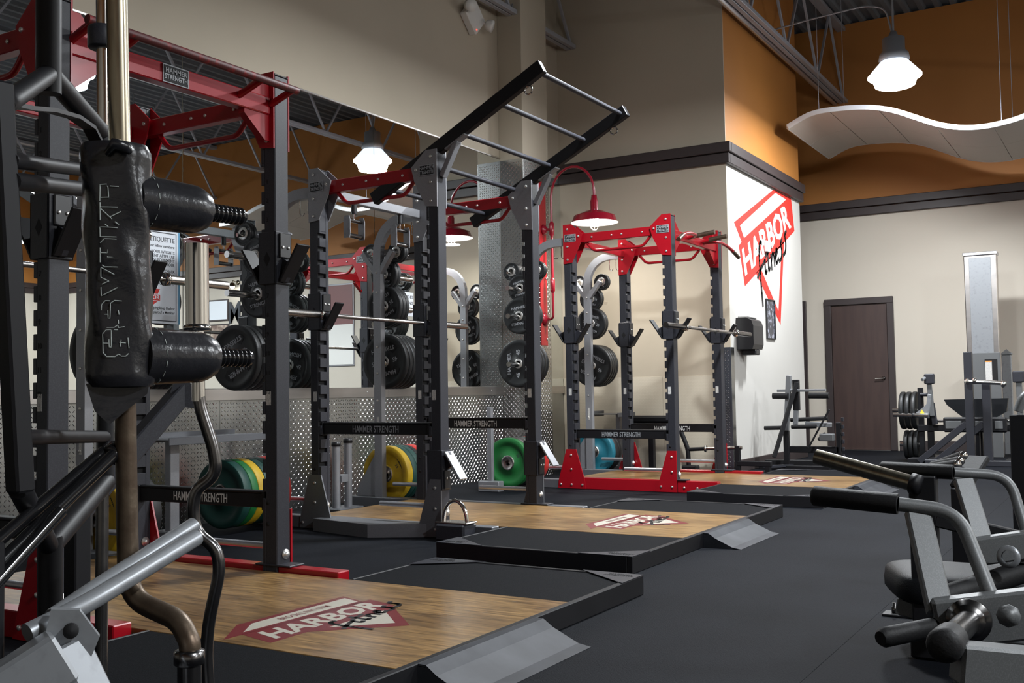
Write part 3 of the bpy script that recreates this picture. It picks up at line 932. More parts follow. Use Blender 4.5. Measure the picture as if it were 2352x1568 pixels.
def j_hook(parent, x, y, z, sides, flip=False, silver=False):
    """catch sleeve round an upright with a sloping arm on each listed x side"""
    sl = MB()
    a = UW + 0.010
    sl.box(-a, a, -a, -UW - 0.002, -0.125, 0.125, 0.003)
    sl.box(-a, a, UW + 0.002, a, -0.125, 0.125, 0.003)
    for s in (-1, 1):
        sl.box(min(s * (UW + 0.002), s * a), max(s * (UW + 0.002), s * a), -a, a, -0.125, 0.125, 0.003)
    # diamond opening, drawn as a dark lozenge set in the sleeve
    sl.prism([(0, 0.035), (0.022, 0), (0, -0.035), (-0.022, 0)], (0, -a - 0.0004, -0.005), X, Z, Y, 0.002, 1)
    o = sl.build('bar_catch', ['charcoal_paint', 'slot_black'], parent, (x, y, z))
    if flip:
        o.rotation_euler = (math.pi, 0, 0)
    for s in sides:
        MB().beam((s * (a + 0.012), 0, -0.115), (s * (a + 0.125), 0, 0.055), 0.085, 0.012, up=(-s, 0, 0.6), b=0.002).build('hook_arm', 'silver_paint' if silver else 'black_paint', o)
        MB().prism([(s * a, -0.12), (s * (a + 0.02), -0.115), (s * (a + 0.07), -0.035), (s * a, 0.0)], (0, -0.012, 0), X, Z, Y, 0.024).build('hook_gusset', 'charcoal_paint', o)
        MB().box(min(s * a, s * (a + 0.012)), max(s * a, s * (a + 0.012)), -0.035, 0.035, 0.0, 0.118, 0.004).build('hook_liner', 'plastic_black', o)
        for yy in (-0.018, 0.018):
            inst(bolt_px, 'screw', o, (s * (a + 0.012), yy, 0.05), (0, 0, 0 if s > 0 else math.pi), (0.7, 0.7, 0.7))
    return o

def gusset(parent, x, sx, y, sy, mt, bolts=True, with_badge=False):
    """plate on an upright's outer face; sx = direction (along x) in which its nose points"""
    pts = [(-sx * UW, 2.455), (sx * 0.04, 2.455), (sx * 0.155, 2.355), (sx * 0.13, 2.26), (sx * UW, 2.095), (-sx * UW, 2.085)]
    g_ = MB().prism(pts, (x, y + sy * (UW + 0.0005), 0), X, Z, Y, sy * 0.008).build('gusset_plate', mt, parent)
    if bolts:
        for (bx, bz) in ((0.0, 2.41), (sx * 0.115, 2.335), (0.0, 2.245), (0.0, 2.125)):
            inst(bolt_y, 'bolt', g_, (x + bx, y + sy * (UW + 0.0085), bz), (0, 0, 0 if sy < 0 else math.pi))
    if with_badge:
        badge(g_, (x + sx * 0.03, y + sy * (UW + 0.0088), 2.325), X, Z)
    return g_

def foot_plate(parent, x, y, sy, shape, mt):
    if shape == 0:
        pts = [(-0.14, 0.0), (0.14, 0.0), (0.135, 0.07), (0.05, 0.36), (-0.05, 0.36), (-0.135, 0.07)]
        bl = [(0, 0.31), (0, 0.18), (-0.11, 0.04), (0, 0.04), (0.11, 0.04)]
    else:
        pts = [(-0.145, 0.0), (0.048, 0.0), (0.048, 0.36), (-0.035, 0.36)]
        bl = [(0.005, 0.31), (0.005, 0.18), (-0.10, 0.05), (0.005, 0.05)]
    f = MB().prism(pts, (x, y + sy * (UW + 0.0005), 0.004), X, Z, Y, sy * 0.010).build('foot_plate', mt, parent)
    for bx, bz in bl:
        inst(bolt_y, 'bolt', f, (x + bx, y + sy * (UW + 0.0105), bz), (0, 0, 0 if sy < 0 else math.pi))
    return f

def safety_bar(parent, y, z, face, prt='white_print'):
    m = MB()
    m.box(-HX + UW + 0.003, HX - UW - 0.003, y - 0.022, y + 0.022, z - 0.034, z + 0.034, 0.003)
    m.box(-HX + UW + 0.003, HX - UW - 0.003, y - 0.026, y + 0.026, z + 0.034, z + 0.046, 0.004)
    for s in (-1, 1):
        m.box(s * (HX - UW - 0.003) - 0.02, s * (HX - UW - 0.003) + 0.002 * s, y - 0.03, y + 0.03, z - 0.045, z + 0.045, 0.003)
    o = m.build('safety_bar', 'black_paint', parent)
    letter('HAMMER STRENGTH', 0.062, prt, o, (0.0, y - 0.0228, z - 0.001), X, Z, 0.006, width=0.66)
    return o

def storage_post(parent, y, sy, arms=True):
    x = -HX - 0.43
    w_, d_ = 0.026, 0.037
    path = [(x, y, 0.0), (x, y, 1.98)]
    for i in range(1, 9):
        a = math.pi - (math.pi / 2) * i / 8
        path.append((x + 0.27 + 0.27 * math.cos(a), y, 2.03 + 0.27 * math.sin(a)))
    path.append((-HX - UW - 0.002, y, 2.30))
    o = MB().sweep(path, [(-w_, -d_), (w_, -d_), (w_, d_), (-w_, d_)], up=X).build('storage_post', 'silver_paint', parent)
    for zz in (0.62, 0.85, 1.07, 1.28, 1.50, 1.72, 1.88):
        inst(bolt_y, 'bolt', o, (x, y - w_ - 0.0005, zz), (0, 0, 0), (0.8, 0.8, 0.8))
    MB().prism([(0.03, 0.0), (-0.26, 0.0), (-0.26, 0.05), (-0.035, 0.40), (-0.035, 0.09), (0.03, 0.09)], (x, y + w_ + 0.001, 0.083), X, Z, Y, 0.008).build('post_gusset', 'silver_paint', o)
    MB().box(x - 0.30, -HX - UW - 0.004, y - 0.045, y + 0.045, 0.0, 0.082, 0.005).build('base_rail', 'grey_paint', parent)
    MB().box(x - 0.010, x + 0.012, y - w_ - 0.001, y - w_ - 0.0004, 0.60, 0.72, 0).build('label_sticker', 'sticker', o)
    # V arms carrying the small plates
    if arms:
        for s in (-1, 1):
            MB().beam((x + s * 0.02, y, 1.88), (x + s * 0.15, y, 2.05), 0.045, 0.05, up=(0, 1, 0), b=0.004).build('angled_arm', 'silver_paint', o)
            MB().tube([(x + s * 0.13, y, 2.03), (x + s * 0.13, y + sy * 0.21, 2.03)], 0.0125, 10).build('plate_peg', 'chrome', o)
    for zz in (1.86, 1.60, 1.155, 0.27):
        MB().tube([(x, y + sy * 0.02, zz), (x, y + sy * 0.43, zz)], 0.024, 14).build('plate_peg', 'chrome', o)
    # bar hooks under the bend
    for k in range(2):
        hx = x + 0.26 + k * 0.075
        MB().tube([(hx, y, 2.26), (hx, y, 2.17)] + [(hx + 0.02 - 0.02 * math.cos(a), y - 0.0, 2.17 - 0.02 * math.sin(a)) for a in [math.pi * j / 6 for j in range(1, 7)]], 0.004, 8).build('hanging_hook', 'chrome', o)
    return o

def power_rack(label, ox, oy, kind):
    red = kind != 'grey'
    t = thing('power_rack', label, 'squat rack', (ox, oy, 0), group='power racks along the mirror wall')
    gm = 'red_paint' if red else 'silver_paint'
    bm = 'red_paint' if red else 'grey_paint'
    for x, s in ((-HX, 1), (HX, -1)):
        for y in (-HY, HY):
            u = inst(UPR[s], 'upright', t, (x, y, 0))
            MB().box(-UW - 0.002, UW + 0.002, -UW - 0.002, UW + 0.002, UH, UH + 0.008, 0.003).build('end_cap', 'plastic_black', u)
            MB().box(-0.018, 0.012, -UW - 0.0012, -UW - 0.0002, 0.86, 0.925, 0).build('label_sticker', 'sticker', u)
            for k, zz in enumerate((0.30, 0.20)):
                MB().lathe([(0, 0), (0.011, 0), (0.011, 0.0012), (0, 0.0012)], (-0.01, -UW - 0.0002, zz + 0.1), -Y, 12).build('keyhole', 'slot_black', u)
            inst(washer_x, 'washer', u, (UW, 0.012, 0.155))
            if x > 0 and kind == 'near':
                for k in range(1, 13):
                    letter(str(k), 0.030, 'slot_black', u, (-0.005, -UW - 0.0006, 2.02 - 0.0915 * k), X, Z, 0.01, 'numeral')
    t.scale = (1, 1, 0.992)
    RZ = PZ + 0.024 if red else PZ + 0.004
    # base rails and feet
    for y, sy in ((-HY, -1), (HY, 1)):
        xs_ = [(-HX + UW + 0.002, HX - UW - 0.002), (HX + UW + 0.002, 0.90)]
        for (a, b_) in xs_:
            if kind == 'grey' and sy < 0 and a < 0:
                pts = [(a, 0.035), (a, -0.13), (0.10, -0.235), (b_, -0.045), (b_, 0.035)]
                MB().prism(pts, (0, y, 0), X, Y, Z, 0.083).build('base_rail', bm, t)
            else:
                MB().box(a, b_, y - 0.04, y + 0.04, 0.0, RZ, 0.004).build('base_rail', bm, t)
        foot_plate(t, -HX, y, sy, 0, bm if red else 'grey_paint')
        foot_plate(t, HX, y, sy, 1, bm if red else 'grey_paint')
        MB().box(HX - 0.09, HX + 0.13, y - 0.05, y + 0.05, RZ + 0.001, RZ + 0.009, 0.002).build('base_flange', 'charcoal_paint', t)
        for bx in (0.60, 0.72):
            inst(bolt_y, 'bolt', t, (bx, y - 0.0405, 0.045))
        # band pegs
        for (xa, xb) in ((HX - UW, 0.02), (-HX - UW, -HX - 0.30)):
            MB().tube([(xa, y, 0.19), (xb, y, 0.19)], 0.0165, 12).build('band_peg', 'steel_conduit', t)
    # top: side beams with grip loops, gussets
    for y, sy in ((-HY, -1), (HY, 1)):
        bmh = MB().box(-HX + UW + 0.001, HX - UW - 0.001, y - 0.028, y + 0.028, 2.278, 2.362, 0.004).build('side_beam', 'red_paint', t)
        for bx in (-0.25, -0.05, 0.05, 0.25):
            inst(bolt_y, 'bolt', bmh, (bx, y - 0.0285, 2.32), scale=(0.85, 0.85, 0.85))
        MB().tube(fillet([(-0.32, y, 2.28), (-0.245, y, 2.195), (0.245, y, 2.195), (0.32, y, 2.28)], 0.04), 0.0135, 12).build('grip_loop', 'red_paint', t)
        for x, sx in ((-HX, 1), (HX, -1)):
            gusset(t, x, sx, y, sy, gm, True, with_badge=(sy < 0 and kind != 'near'))
            gusset(t, x, sx, y, -sy, gm, sy > 0)
    MB().box(-HX - 0.028, -HX + 0.028, -HY + UW + 0.012, HY - UW - 0.012, 2.27, 2.335, 0.004).build('rear_beam', 'silver_paint' if not red else 'red_paint', t)
    for (yy, sy) in ((-HY, -1), (HY, 1)):
        storage_post(t, yy, sy)
    if red:
        fb = MB().box(HX - 0.03, HX + 0.03, -HY + UW + 0.012, HY - UW - 0.012, 2.245, 2.330, 0.005).build('front_beam', 'red_paint', t)
        for (yy, sy) in ((-HY + UW, 1), (HY - UW, -1)):
            MB().prism([(0, 2.12), (0, 2.42), (sy * 0.05, 2.42), (sy * 0.16, 2.325), (sy * 0.16, 2.225), (sy * 0.03, 2.12)], (HX - 0.02, yy + sy * 0.010, 0), Y, Z, X, 0.04).build('beam_bracket', 'red_paint', t)
        if kind == 'near':
            badge(fb, (HX + 0.0305, -0.03, 2.287), Y, Z, 0.14, 0.08)
            MB().tube([(HX + 0.17, -0.57, 2.345), (HX + 0.17, 0.57, 2.345)], 0.018, 16).build('chin_up_bar', 'grip_red', t)
            for yy in (-0.54, -0.34, 0.34, 0.54):
                MB().tube([(HX + 0.03, yy, 2.295), (HX + 0.17, yy, 2.343)], 0.017, 10).build('bar_bracket', 'red_paint', t)
        else:
            for yy in (-0.16, 0.16):
                MB().tube([(HX + 0.03, yy, 2.30), (HX + 0.10, yy, 2.31)], 0.018, 12).build('grip_stub', 'red_paint', t)
                MB().tube([(HX + 0.10, yy, 2.31), (HX + 0.27, yy, 2.33)], 0.021, 14).build('neutral_grip', 'rust_steel', t)
            for s in (-1, 1):
                pth = fillet([(HX + 0.02, s * 0.20, 2.29), (HX + 0.13, s * 0.24, 2.30), (HX + 0.14, s * 0.42, 2.30), (HX + 0.15, s * 0.60, 2.27), (HX + 0.17, s * 0.78, 2.20)], 0.08)
                MB().tube(pth, 0.016, 12).build('chin_up_handle', 'red_paint', t)
                MB().tube([pth[-1] + (pth[-2] - pth[-1]).normalized() * 0.14, pth[-1]], 0.019, 12).build('handle_grip', 'rust_steel', t)
    else:
        # inclined monkey-bar ladder on the front uprights
        sl = math.tan(math.radians(27.4))
        x0_, x1_ = HX - 0.50, HX + 0.79
        def lz(x):
            return 2.455 + (x - HX) * sl
        for y in (-HY, HY):
            r_ = MB().beam((x0_, y, lz(x0_)), (x1_, y, lz(x1_)), 0.05, 0.085, b=0.004).build('ladder_rail', 'black_paint', t)
            rr = [(x1_ - 0.10 + 0.026 * math.cos(a), y, lz(x1_ - 0.1) - 0.078 + 0.026 * math.sin(a)) for a in [2 * math.pi * j / 14 for j in range(15)]]
            MB().tube(rr, 0.006, 8).build('eye_ring', 'chrome', r_)
            MB().beam((HX + 0.055, y, 2.28), (HX + 0.17, y, lz(HX + 0.17) - 0.05), 0.05, 0.035, up=(1, 0, 0), b=0.003).build('rail_strut', 'silver_paint', t)
            MB().beam((HX + 0.09, y, lz(HX + 0.09) - 0.052), (HX + 0.24, y, lz(HX + 0.24) - 0.052), 0.06, 0.010, b=0.002).build('strut_plate', 'silver_paint', t)
        for k in range(5):
            xr = x1_ - 0.04 - 0.285 * k
            MB().tube([(xr, -HY + 0.026, lz(xr)), (xr, HY - 0.026, lz(xr))], 0.0165, 12).build('ladder_rung', 'charcoal_paint', t)
        # cable handles hanging from the rear beam
        for yy in (-0.22, 0.32):
            hg = MB().tube([(-HX, yy, 2.27), (-HX, yy, 2.20)], 0.022, 12).build('hanging_grip', 'plastic_black', t)
            MB().tube([(-HX, yy, 2.20), (-HX, yy, 2.16)], 0.008, 8).build('hook_pin', 'chrome', hg)
            MB().tube([(-HX - 0.0, yy - 0.075, 2.15), (-HX, yy + 0.075, 2.15)], 0.014, 10).build('grip_tube', 'dark_steel', hg)
            MB().tube([(-HX - 0.0, yy - 0.075, 2.04), (-HX, yy + 0.075, 2.04)], 0.017, 10).build('grip_tube', 'dark_steel', hg)
            for s in (-1, 1):
                MB().prism([(-0.025, 2.02), (0.025, 2.02), (0.03, 2.05), (0.03, 2.15), (0.02, 2.18), (-0.02, 2.18), (-0.03, 2.15), (-0.03, 2.05)], (-HX, yy + s * 0.078, 0), X, Z, Y, s * 0.005).build('side_plate', 'light_machine', hg)
    # hooks and safeties
    if kind == 'near':
        for y in (-HY, HY):
            j_hook(t, HX, y, 1.56, (1, -1))
        safety_bar(t, HY - 0.0, 0.405, -1)
        safety_bar(t, -HY + 0.0, 0.405, -1)
        j_hook(t, -HX, HY, 1.56, (1,))
        j_hook(t, -HX, -HY, 1.56, (1,))
    elif kind == 'grey':
        for y in (-HY, HY):
            j_hook(t, -HX, y, 1.47, (1,))
            j_hook(t, HX, y, 0.42, (1,), flip=True, silver=True)
        safety_bar(t, -HY, 0.672, -1, 'grey_print')
        safety_bar(t, HY, 0.667, -1)
    else:
        for x in (-HX, HX):
            for y in (-HY, HY):
                j_hook(t, x, y, 1.47, (1, -1))
        safety_bar(t, -HY, 0.50, -1, 'grey_print')
        safety_bar(t, HY, 0.51, -1)
    return t

RK = {'near': (-4.00, 3.05), 'grey': (-4.27, 5.96), 'far': (-4.00, 9.12)}
power_rack('nearest red and charcoal rack with a straight chin-up bar', *RK['near'], 'near')
power_rack('grey-topped charcoal rack with an inclined monkey-bar ladder', *RK['grey'], 'grey')
power_rack('far red and charcoal rack with curved chin-up handles by the back wall', *RK['far'], 'far')

# chrome tie-down ring in front of the grey rack
r = thing('tie_down_ring', 'chrome half-ring anchor on a dark block before the grey rack', 'anchor ring', (-3.60, 5.27, 0))
MB().box(-0.10, 0.11, -0.075, 0.075, 0.0, 0.105, 0.012).build('anchor_block', 'charcoal_paint', r)
MB().box(-0.11, 0.12, -0.06, 0.06, 0.105, 0.115, 0.003).build('anchor_plate', 'bar_steel', r)
MB().tube([(0.085 * math.cos(a), 0, 0.115 + 0.125 * math.sin(a)) for a in [math.pi * j / 16 for j in range(17)]], 0.013, 12).build('half_ring', 'chrome', r)

# ------------------------------------------------------------------ barbells
def barbell(label, x, y, z, sleeve='bar_steel', half=1.10):
    t = thing('barbell', label, 'barbell', (x, y, z))
    MB().tube([(0, -0.655, 0), (0, 0.655, 0)], 0.014, 14).build('bar_shaft', 'bar_steel', t)
    for a, b_ in ((-0.55, -0.16), (0.16, 0.55), (-0.06, 0.06)):
        MB().tube([(0, a, 0), (0, b_, 0)], 0.0148, 14).build('knurling', 'rail_steel', t)
    for s in (-1, 1):
        MB().tube([(0, s * 0.685, 0), (0, s * half, 0)], 0.025, 16).build('sleeve', sleeve, t)
        MB().lathe([(0.014, -0.015), (0.036, -0.015), (0.036, 0.01), (0.026, 0.016), (0.014, 0.016)], (0, s * 0.67, 0), (0, s, 0), 18).build('collar', 'chrome', t)
    return t
barbell('steel barbell racked across the grey-topped rack', -4.72, 6.00, 1.437)
barbell('dark barbell racked on the outside of the far red rack', -3.385, 9.22, 1.437, 'dark_steel')
barbell('steel barbell racked inside the nearest red rack', -4.45, 3.13, 1.53)

# ------------------------------------------------------------------ plates
def plate_mesh(R, th, hub=0.026):
    """rubber plate lying along +Y from y=0 to y=th, printed side at y=0"""
    m = MB()
    t = th
    m.lathe([(hub, 0.001), (hub * 1.9, 0.001), (hub * 2.0, 0.004), (R * 0.80, 0.006), (R * 0.84, 0.001), (R * 0.97, 0.0), (R, t * 0.2),
             (R, t * 0.8), (R * 0.97, t), (R * 0.84, t - 0.001), (R * 0.80, t - 0.006), (hub * 2.0, t - 0.004), (hub, t - 0.001), (hub, 0.001)],
            (0, 0, 0), Y, 40, 0, True)
    return m
def print_plate(m, R, number):
    """lettering and three dished grips on the front face"""
    for k in range(4):
        a = math.radians(45 + 90 * k)
        c = V(math.cos(a), 0, math.sin(a)) * R * 0.56
        d1 = V(-math.sin(a), 0, math.cos(a))
        d0 = V(math.cos(a), 0, math.sin(a))
        pts = [(-0.25, -0.10), (0.25, -0.10), (0.30, 0.14), (0, 0.19), (-0.30, 0.14)]
        if R > 0.1:
            m.prism([(p[0] * R * 0.6, p[1] * R) for p in pts], c + V(0, 0.0045, 0), d1, d0, -Y, 0.0012, 1)
    fs = R * 0.21
    join_text(m, 'HAMMER', fs, (0, 0.0035, R * 0.44), X, Z, 2, 0.02, 1.05)
    join_text(m, 'STRENGTH', fs, (0, 0.0035, -R * 0.44), X, Z, 2, 0.02, 1.0)
    if number:
        join_text(m, number, fs * 1.1, (R * 0.48, 0.0035, 0), X, Z, 2, 0.02)
        join_text(m, number, fs * 1.1, (-R * 0.48, 0.0035, 0), X, Z, 2, 0.02)
    m.lathe([(0.026, 0.0), (0.044, 0.0), (0.046, 0.004)], (0, -0.0008, 0), Y, 24, 3)
    return m
PLM = ['plate_rubber', 'plate_groove', 'grey_print', 'bolt_zinc']
SIZES = {'45': (0.222, 0.048), '25': (0.168, 0.042), '10': (0.128, 0.036), '5': (0.086, 0.026)}
PLATE = {}
for k, (R, th) in SIZES.items():
    PLATE[k] = print_plate(plate_mesh(R, th), R, k).mesh('weight_plate', PLM)

def plate_at(size, x, y, z, sy, label, group, roll=0.0):
    """sy=+1: plate sits on the +Y side of its post, printed face towards -Y"""
    o = bpy.data.objects.new('weight_plate', PLATE[size])
    COL.objects.link(o)
    o.location = (x, y, z)
    o.rotation_euler = (0, roll, 0)
    return tag(o, label, 'weight plate', group)

ORD = ['first', 'second', 'third', 'fourth', 'fifth', 'sixth']
RN = {'near': 'nearest red rack', 'grey': 'grey-topped rack', 'far': 'far red rack'}
def load_post(rk, sy, pegs):
    ox, oy = RK[rk]
    x0_, y0_ = ox - HX - 0.43, oy + sy * HY
    side = 'far' if sy > 0 else 'near'
    for (z, dx, size, n, start) in pegs:
        th = SIZES[size][1] + 0.002
        R = SIZES[size][0]
        word = {'45': 'large', '25': 'medium', '10': 'smaller', '5': 'small'}[size]
        for i in range(n):
            if sy > 0:
                y = y0_ + start + i * th
            else:
                y = y0_ - start - (i + 1) * th
            ang = random.uniform(-0.5, 0.5) + (math.pi if random.random() < 0.3 else 0)
            if sy < 0 and size == '45' and rk == 'far':
                ang = -math.pi / 2
            lab = '%s %s black plate out from the %s rear post of the %s' % (ORD[i], word, side, RN[rk])
            if size == '5':
                lab = '%s small black plate on the %s V-arm, %s post of the %s' % (ORD[i], 'left' if dx < 0 else 'right', side, RN[rk])
            plate_at(size, x0_ + dx, y, z, sy, lab, '%s plates on the %s rear post of the %s' % (word, side, RN[rk]), ang)
FULL = [(1.155, 0, '45', 5, 0.06), (1.60, 0, '25', 3, 0.06), (1.86, 0, '10', 2, 0.06), (2.03, 0.13, '5', 2, 0.06), (2.03, -0.13, '5', 1, 0.06)]
load_post('grey', 1, FULL)
load_post('grey', -1, [(1.155, 0, '45', 5, 0.12), (1.60, 0, '25', 2, 0.06), (1.86, 0, '10', 3, 0.06), (2.03, -0.13, '5', 2, 0.10)])
load_post('far', 1, [(1.155, 0, '45', 4, 0.06), (1.60, 0, '25', 2, 0.06), (1.86, 0, '10', 2, 0.06), (2.03, 0.13, '5', 2, 0.06), (2.03, -0.13, '5', 1, 0.06)])
load_post('far', -1, [(1.155, 0, '45', 4, 0.06), (1.60, 0, '25', 4, 0.06), (1.86, 0, '10', 4, 0.06), (2.03, -0.13, '5', 3, 0.06), (2.03, 0.13, '5', 2, 0.06)])
load_post('near', 1, [(1.155, 0, '45', 3, 0.06), (1.60, 0, '25', 2, 0.06), (1.86, 0, '10', 1, 0.06), (2.03, 0.13, '5', 2, 0.06)])

def bumper(color, cname, x, y, z, th, label, group, number=None):
    m = MB()
    R = 0.225
    m.lathe([(0.026, 0.004), (0.052, 0.004), (0.054, 0.0), (0.064, 0.0), (0.066, 0.008), (0.095, 0.008), (0.10, 0.014), (0.165, 0.014), (0.175, 0.004), (0.222, 0.0), (R, 0.005),
             (R, th - 0.005), (0.222, th), (0.10, th - 0.01), (0.055, th - 0.004), (0.026, th - 0.004), (0.026, 0.004)], (0, 0, 0), Y, 48, 0, True,
            [1, 1, 1, 1, 0, 0, 0, 0, 0, 0, 0, 0, 0, 0, 1, 1])
    if number:
        join_text(m, 'HAMMER', 0.028, V(0.135, 0.0135, 0.09), V(0.55, 0, -0.83), V(0.83, 0, 0.55), 2, 0.01)
        join_text(m, number, 0.034, V(0.105, 0.0135, 0.065), V(0.55, 0, -0.83), V(0.83, 0, 0.55), 2, 0.01)
    o = m.build('bumper_plate', [color, 'rail_steel', 'ink'], None, (x, y, z))
    return tag(o, label, 'bumper plate', group)
def bumper_row(rk, sy, items, start):
    ox, oy = RK[rk]
    x, y = ox - HX - 0.43, oy + sy * HY + sy * start
    side = 'far' if sy > 0 else 'near'
    # items listed from the post outward
    for i, (c, nm, th, num) in enumerate(items):
        yy = y if sy > 0 else y - th
        bumper(c, nm, x, yy, 0.255, th, '%s bumper plate, %s out from the low %s peg of the %s' % (nm, ORD[i], side, RN[rk]), 'bumper plates low on the %s post of the %s' % (side, RN[rk]), num)
        y += sy * (th + 0.002)
bumper_row('grey', 1, [('bump_yellow', 'yellow', 0.072, '35'), ('bump_teal', 'dark green', 0.060, None), ('bump_teal', 'dark green', 0.060, None), ('bump_black', 'black', 0.05, None), ('bump_red', 'red', 0.08, None)], 0.06)
bumper_row('grey', -1, [('bump_red', 'red', 0.09, None), ('bump_teal', 'dark green', 0.075, None), ('bump_teal', 'dark green', 0.06, None), ('bump_yellow', 'yellow', 0.072, None), ('bump_green', 'green', 0.06, None), ('bump_teal', 'dark green', 0.07, None)], 0.06)
bumper_row('far', -1, [('bump_red', 'red', 0.08, None), ('bump_teal', 'dark green', 0.07, None), ('bump_black', 'black', 0.08, None), ('bump_black', 'black', 0.08, None), ('bump_green', 'bright green', 0.06, '25')], 0.10)
bumper_row('far', 1, [('bump_blue', 'blue', 0.085, None), ('bump_black', 'black', 0.08, None), ('bump_black', 'black', 0.06, None)], 0.05)
bumper_row('near', 1, [('bump_yellow', 'yellow', 0.06, '35'), ('bump_green', 'green', 0.05, None), ('bump_black', 'black', 0.08, None), ('bump_black', 'black', 0.08, None)], 0.06)

# flat storage trays bridging the posts
def tray(label, x, y0, y1, z, legs):
    t = thing('storage_tray', label, 'shelf', (x, (y0 + y1) / 2, 0))
    hh = (y1 - y0) / 2
    MB().box(-0.17, 0.20, -hh, hh, z - 0.006, z, 0.002).build('tray_deck', 'grey_paint', t)
    MB().box(0.20, 0.21, -hh, hh, z - 0.035, z + 0.012, 0.003).build('tray_lip', 'grey_paint', t)
    MB().box(-0.18, -0.17, -hh, hh, z - 0.03, z + 0.03, 0.003).build('tray_lip', 'grey_paint', t)
    for (lx, ly) in legs:
        lg_ = MB().box(lx - 0.025, lx + 0.025, ly - 0.037, ly + 0.037, 0.0, z - 0.007, 0.004).build('tray_leg', 'silver_paint', t)
        MB().box(lx - 0.11, lx + 0.11, ly - 0.06, ly + 0.06, 0.0, 0.07, 0.006).build('leg_foot', 'grey_paint', lg_)
    return t
tray('grey storage tray between the nearest and the grey-topped racks', -5.22, 4.30, 5.20, 0.64, ((0.05, 0.33 - 0.62),))
tray('short grey storage tray between the far red rack and the back wall', -4.98, 10.08, 10.52, 0.64, ((0.06, 0.12),))
tp = thing('support_post', 'slim silver post standing before the bright green bumper plate', 'post', (-5.05, 7.97, 0))
MB().box(-0.026, 0.026, -0.02, 0.02, 0.0, 0.76, 0.004).build('post_tube', 'silver_paint', tp)
MB().box(-0.11, 0.11, -0.045, 0.045, 0.0, 0.095, 0.006).build('post_foot', 'silver_paint', tp)

# twin-tube vertical bar holder by the wall
bh = thing('bar_holder', 'silver twin-tube bar holder with black caps inside the grey-topped rack', 'bar holder', (-5.30, 6.22, 0))
for (dy, h_) in ((-0.07, 0.50), (0.07, 0.52)):
    tb_ = MB().tube([(0, dy, 0.03), (0, dy, h_)], 0.031, 16).build('holder_tube', 'silver_paint', bh)
    MB().lathe([(0, 0), (0.036, 0), (0.036, 0.035), (0, 0.035)], (0, dy, h_), Z, 16).build('tube_cap', 'plastic_black', tb_)
MB().box(-0.03, 0.03, -0.04, 0.04, 0.22, 0.28, 0.004).build('cross_tie', 'silver_paint', bh)
MB().box(-0.10, 0.10, -0.14, 0.14, 0.0, 0.03, 0.005).build('holder_base', 'grey_paint', bh)
bh2 = thing('bar_holder', 'single silver bar holder tube half hidden behind the nearest rack upright', 'bar holder', (-5.50, 5.62, 0))
MB().tube([(0, 0, 0.03), (0, 0, 0.60)], 0.030, 16).build('holder_tube', 'silver_paint', bh2)
MB().lathe([(0, 0), (0.036, 0), (0.036, 0.03), (0, 0.03)], (0, 0, 0.60), Z, 16).build('tube_cap', 'plastic_black', bh2)
MB().box(-0.08, 0.08, -0.08, 0.08, 0.0, 0.03, 0.004).build('holder_base', 'grey_paint', bh2)

# ================================================================== NEAR LEFT: bars stored upright in a floor stand
def down(p, z):
    return (p[0], p[1], z)
SS_END = (-1.505, 1.340, 0.025)
EZ_END = (-1.755, 1.612, 0.025)
TB_END = (-1.872, 1.315, 0.025)
ST_END = (-2.215, 1.690, 0.025)
bs = thing('bar_stand', 'black floor stand holding the upright specialty bars', 'bar holder', (-1.85, 1.50, 0))
MB().box(-0.45, 0.45, -0.30, 0.235, 0.0, 0.022, 0.006).build('stand_base', 'black_paint', bs)
for e_ in (SS_END, EZ_END, TB_END, ST_END):
    MB().lathe([(0.030, 0.024), (0.036, 0.024), (0.036, 0.13), (0.030, 0.13), (0.030, 0.024)], (e_[0] + 1.85, e_[1] - 1.50, 0), Z, 18).build('socket', 'black_paint', bs)

# padded squat bar
sq = thing('squat_bar', 'padded black leather squat bar standing upright in the foreground', 'squat bar', SS_END)
so = V(SS_END)
def L(pts, o):
    return [V(p) - o for p in pts]
MB().tube(L([(-1.612, 1.258, 1.792), (-1.616, 1.264, 1.645), (-1.622, 1.276, 1.363)], so), 0.0195, 18).build('upper_shaft', 'brass_steel', sq)
MB().tube(L([(-1.631, 1.295, 0.927), (-1.632, 1.298, 0.861)], so) + [V(p) - so for p in fillet([(-1.633, 1.299, 0.829), (-1.640, 1.312, 0.525), (-1.520, 1.328, 0.491), (-1.489, 1.325, 0.455), (-1.490, 1.325, 0.436)], 0.05, 8)], 0.0195, 18).build('lower_shaft', 'rust_steel', sq)
MB().lathe([(0.0, 0.0), (0.021, 0.0), (0.0275, 0.004), (0.0275, 0.026), (0.021, 0.030), (0, 0.03)], V((-1.491, 1.325, 0.444)) - so, -Z, 24).build('sleeve_collar', 'dark_steel', sq)
MB().tube(L([(-1.491, 1.325, 0.440), SS_END], so), 0.0215, 20).build('sleeve', 'dark_steel', sq)
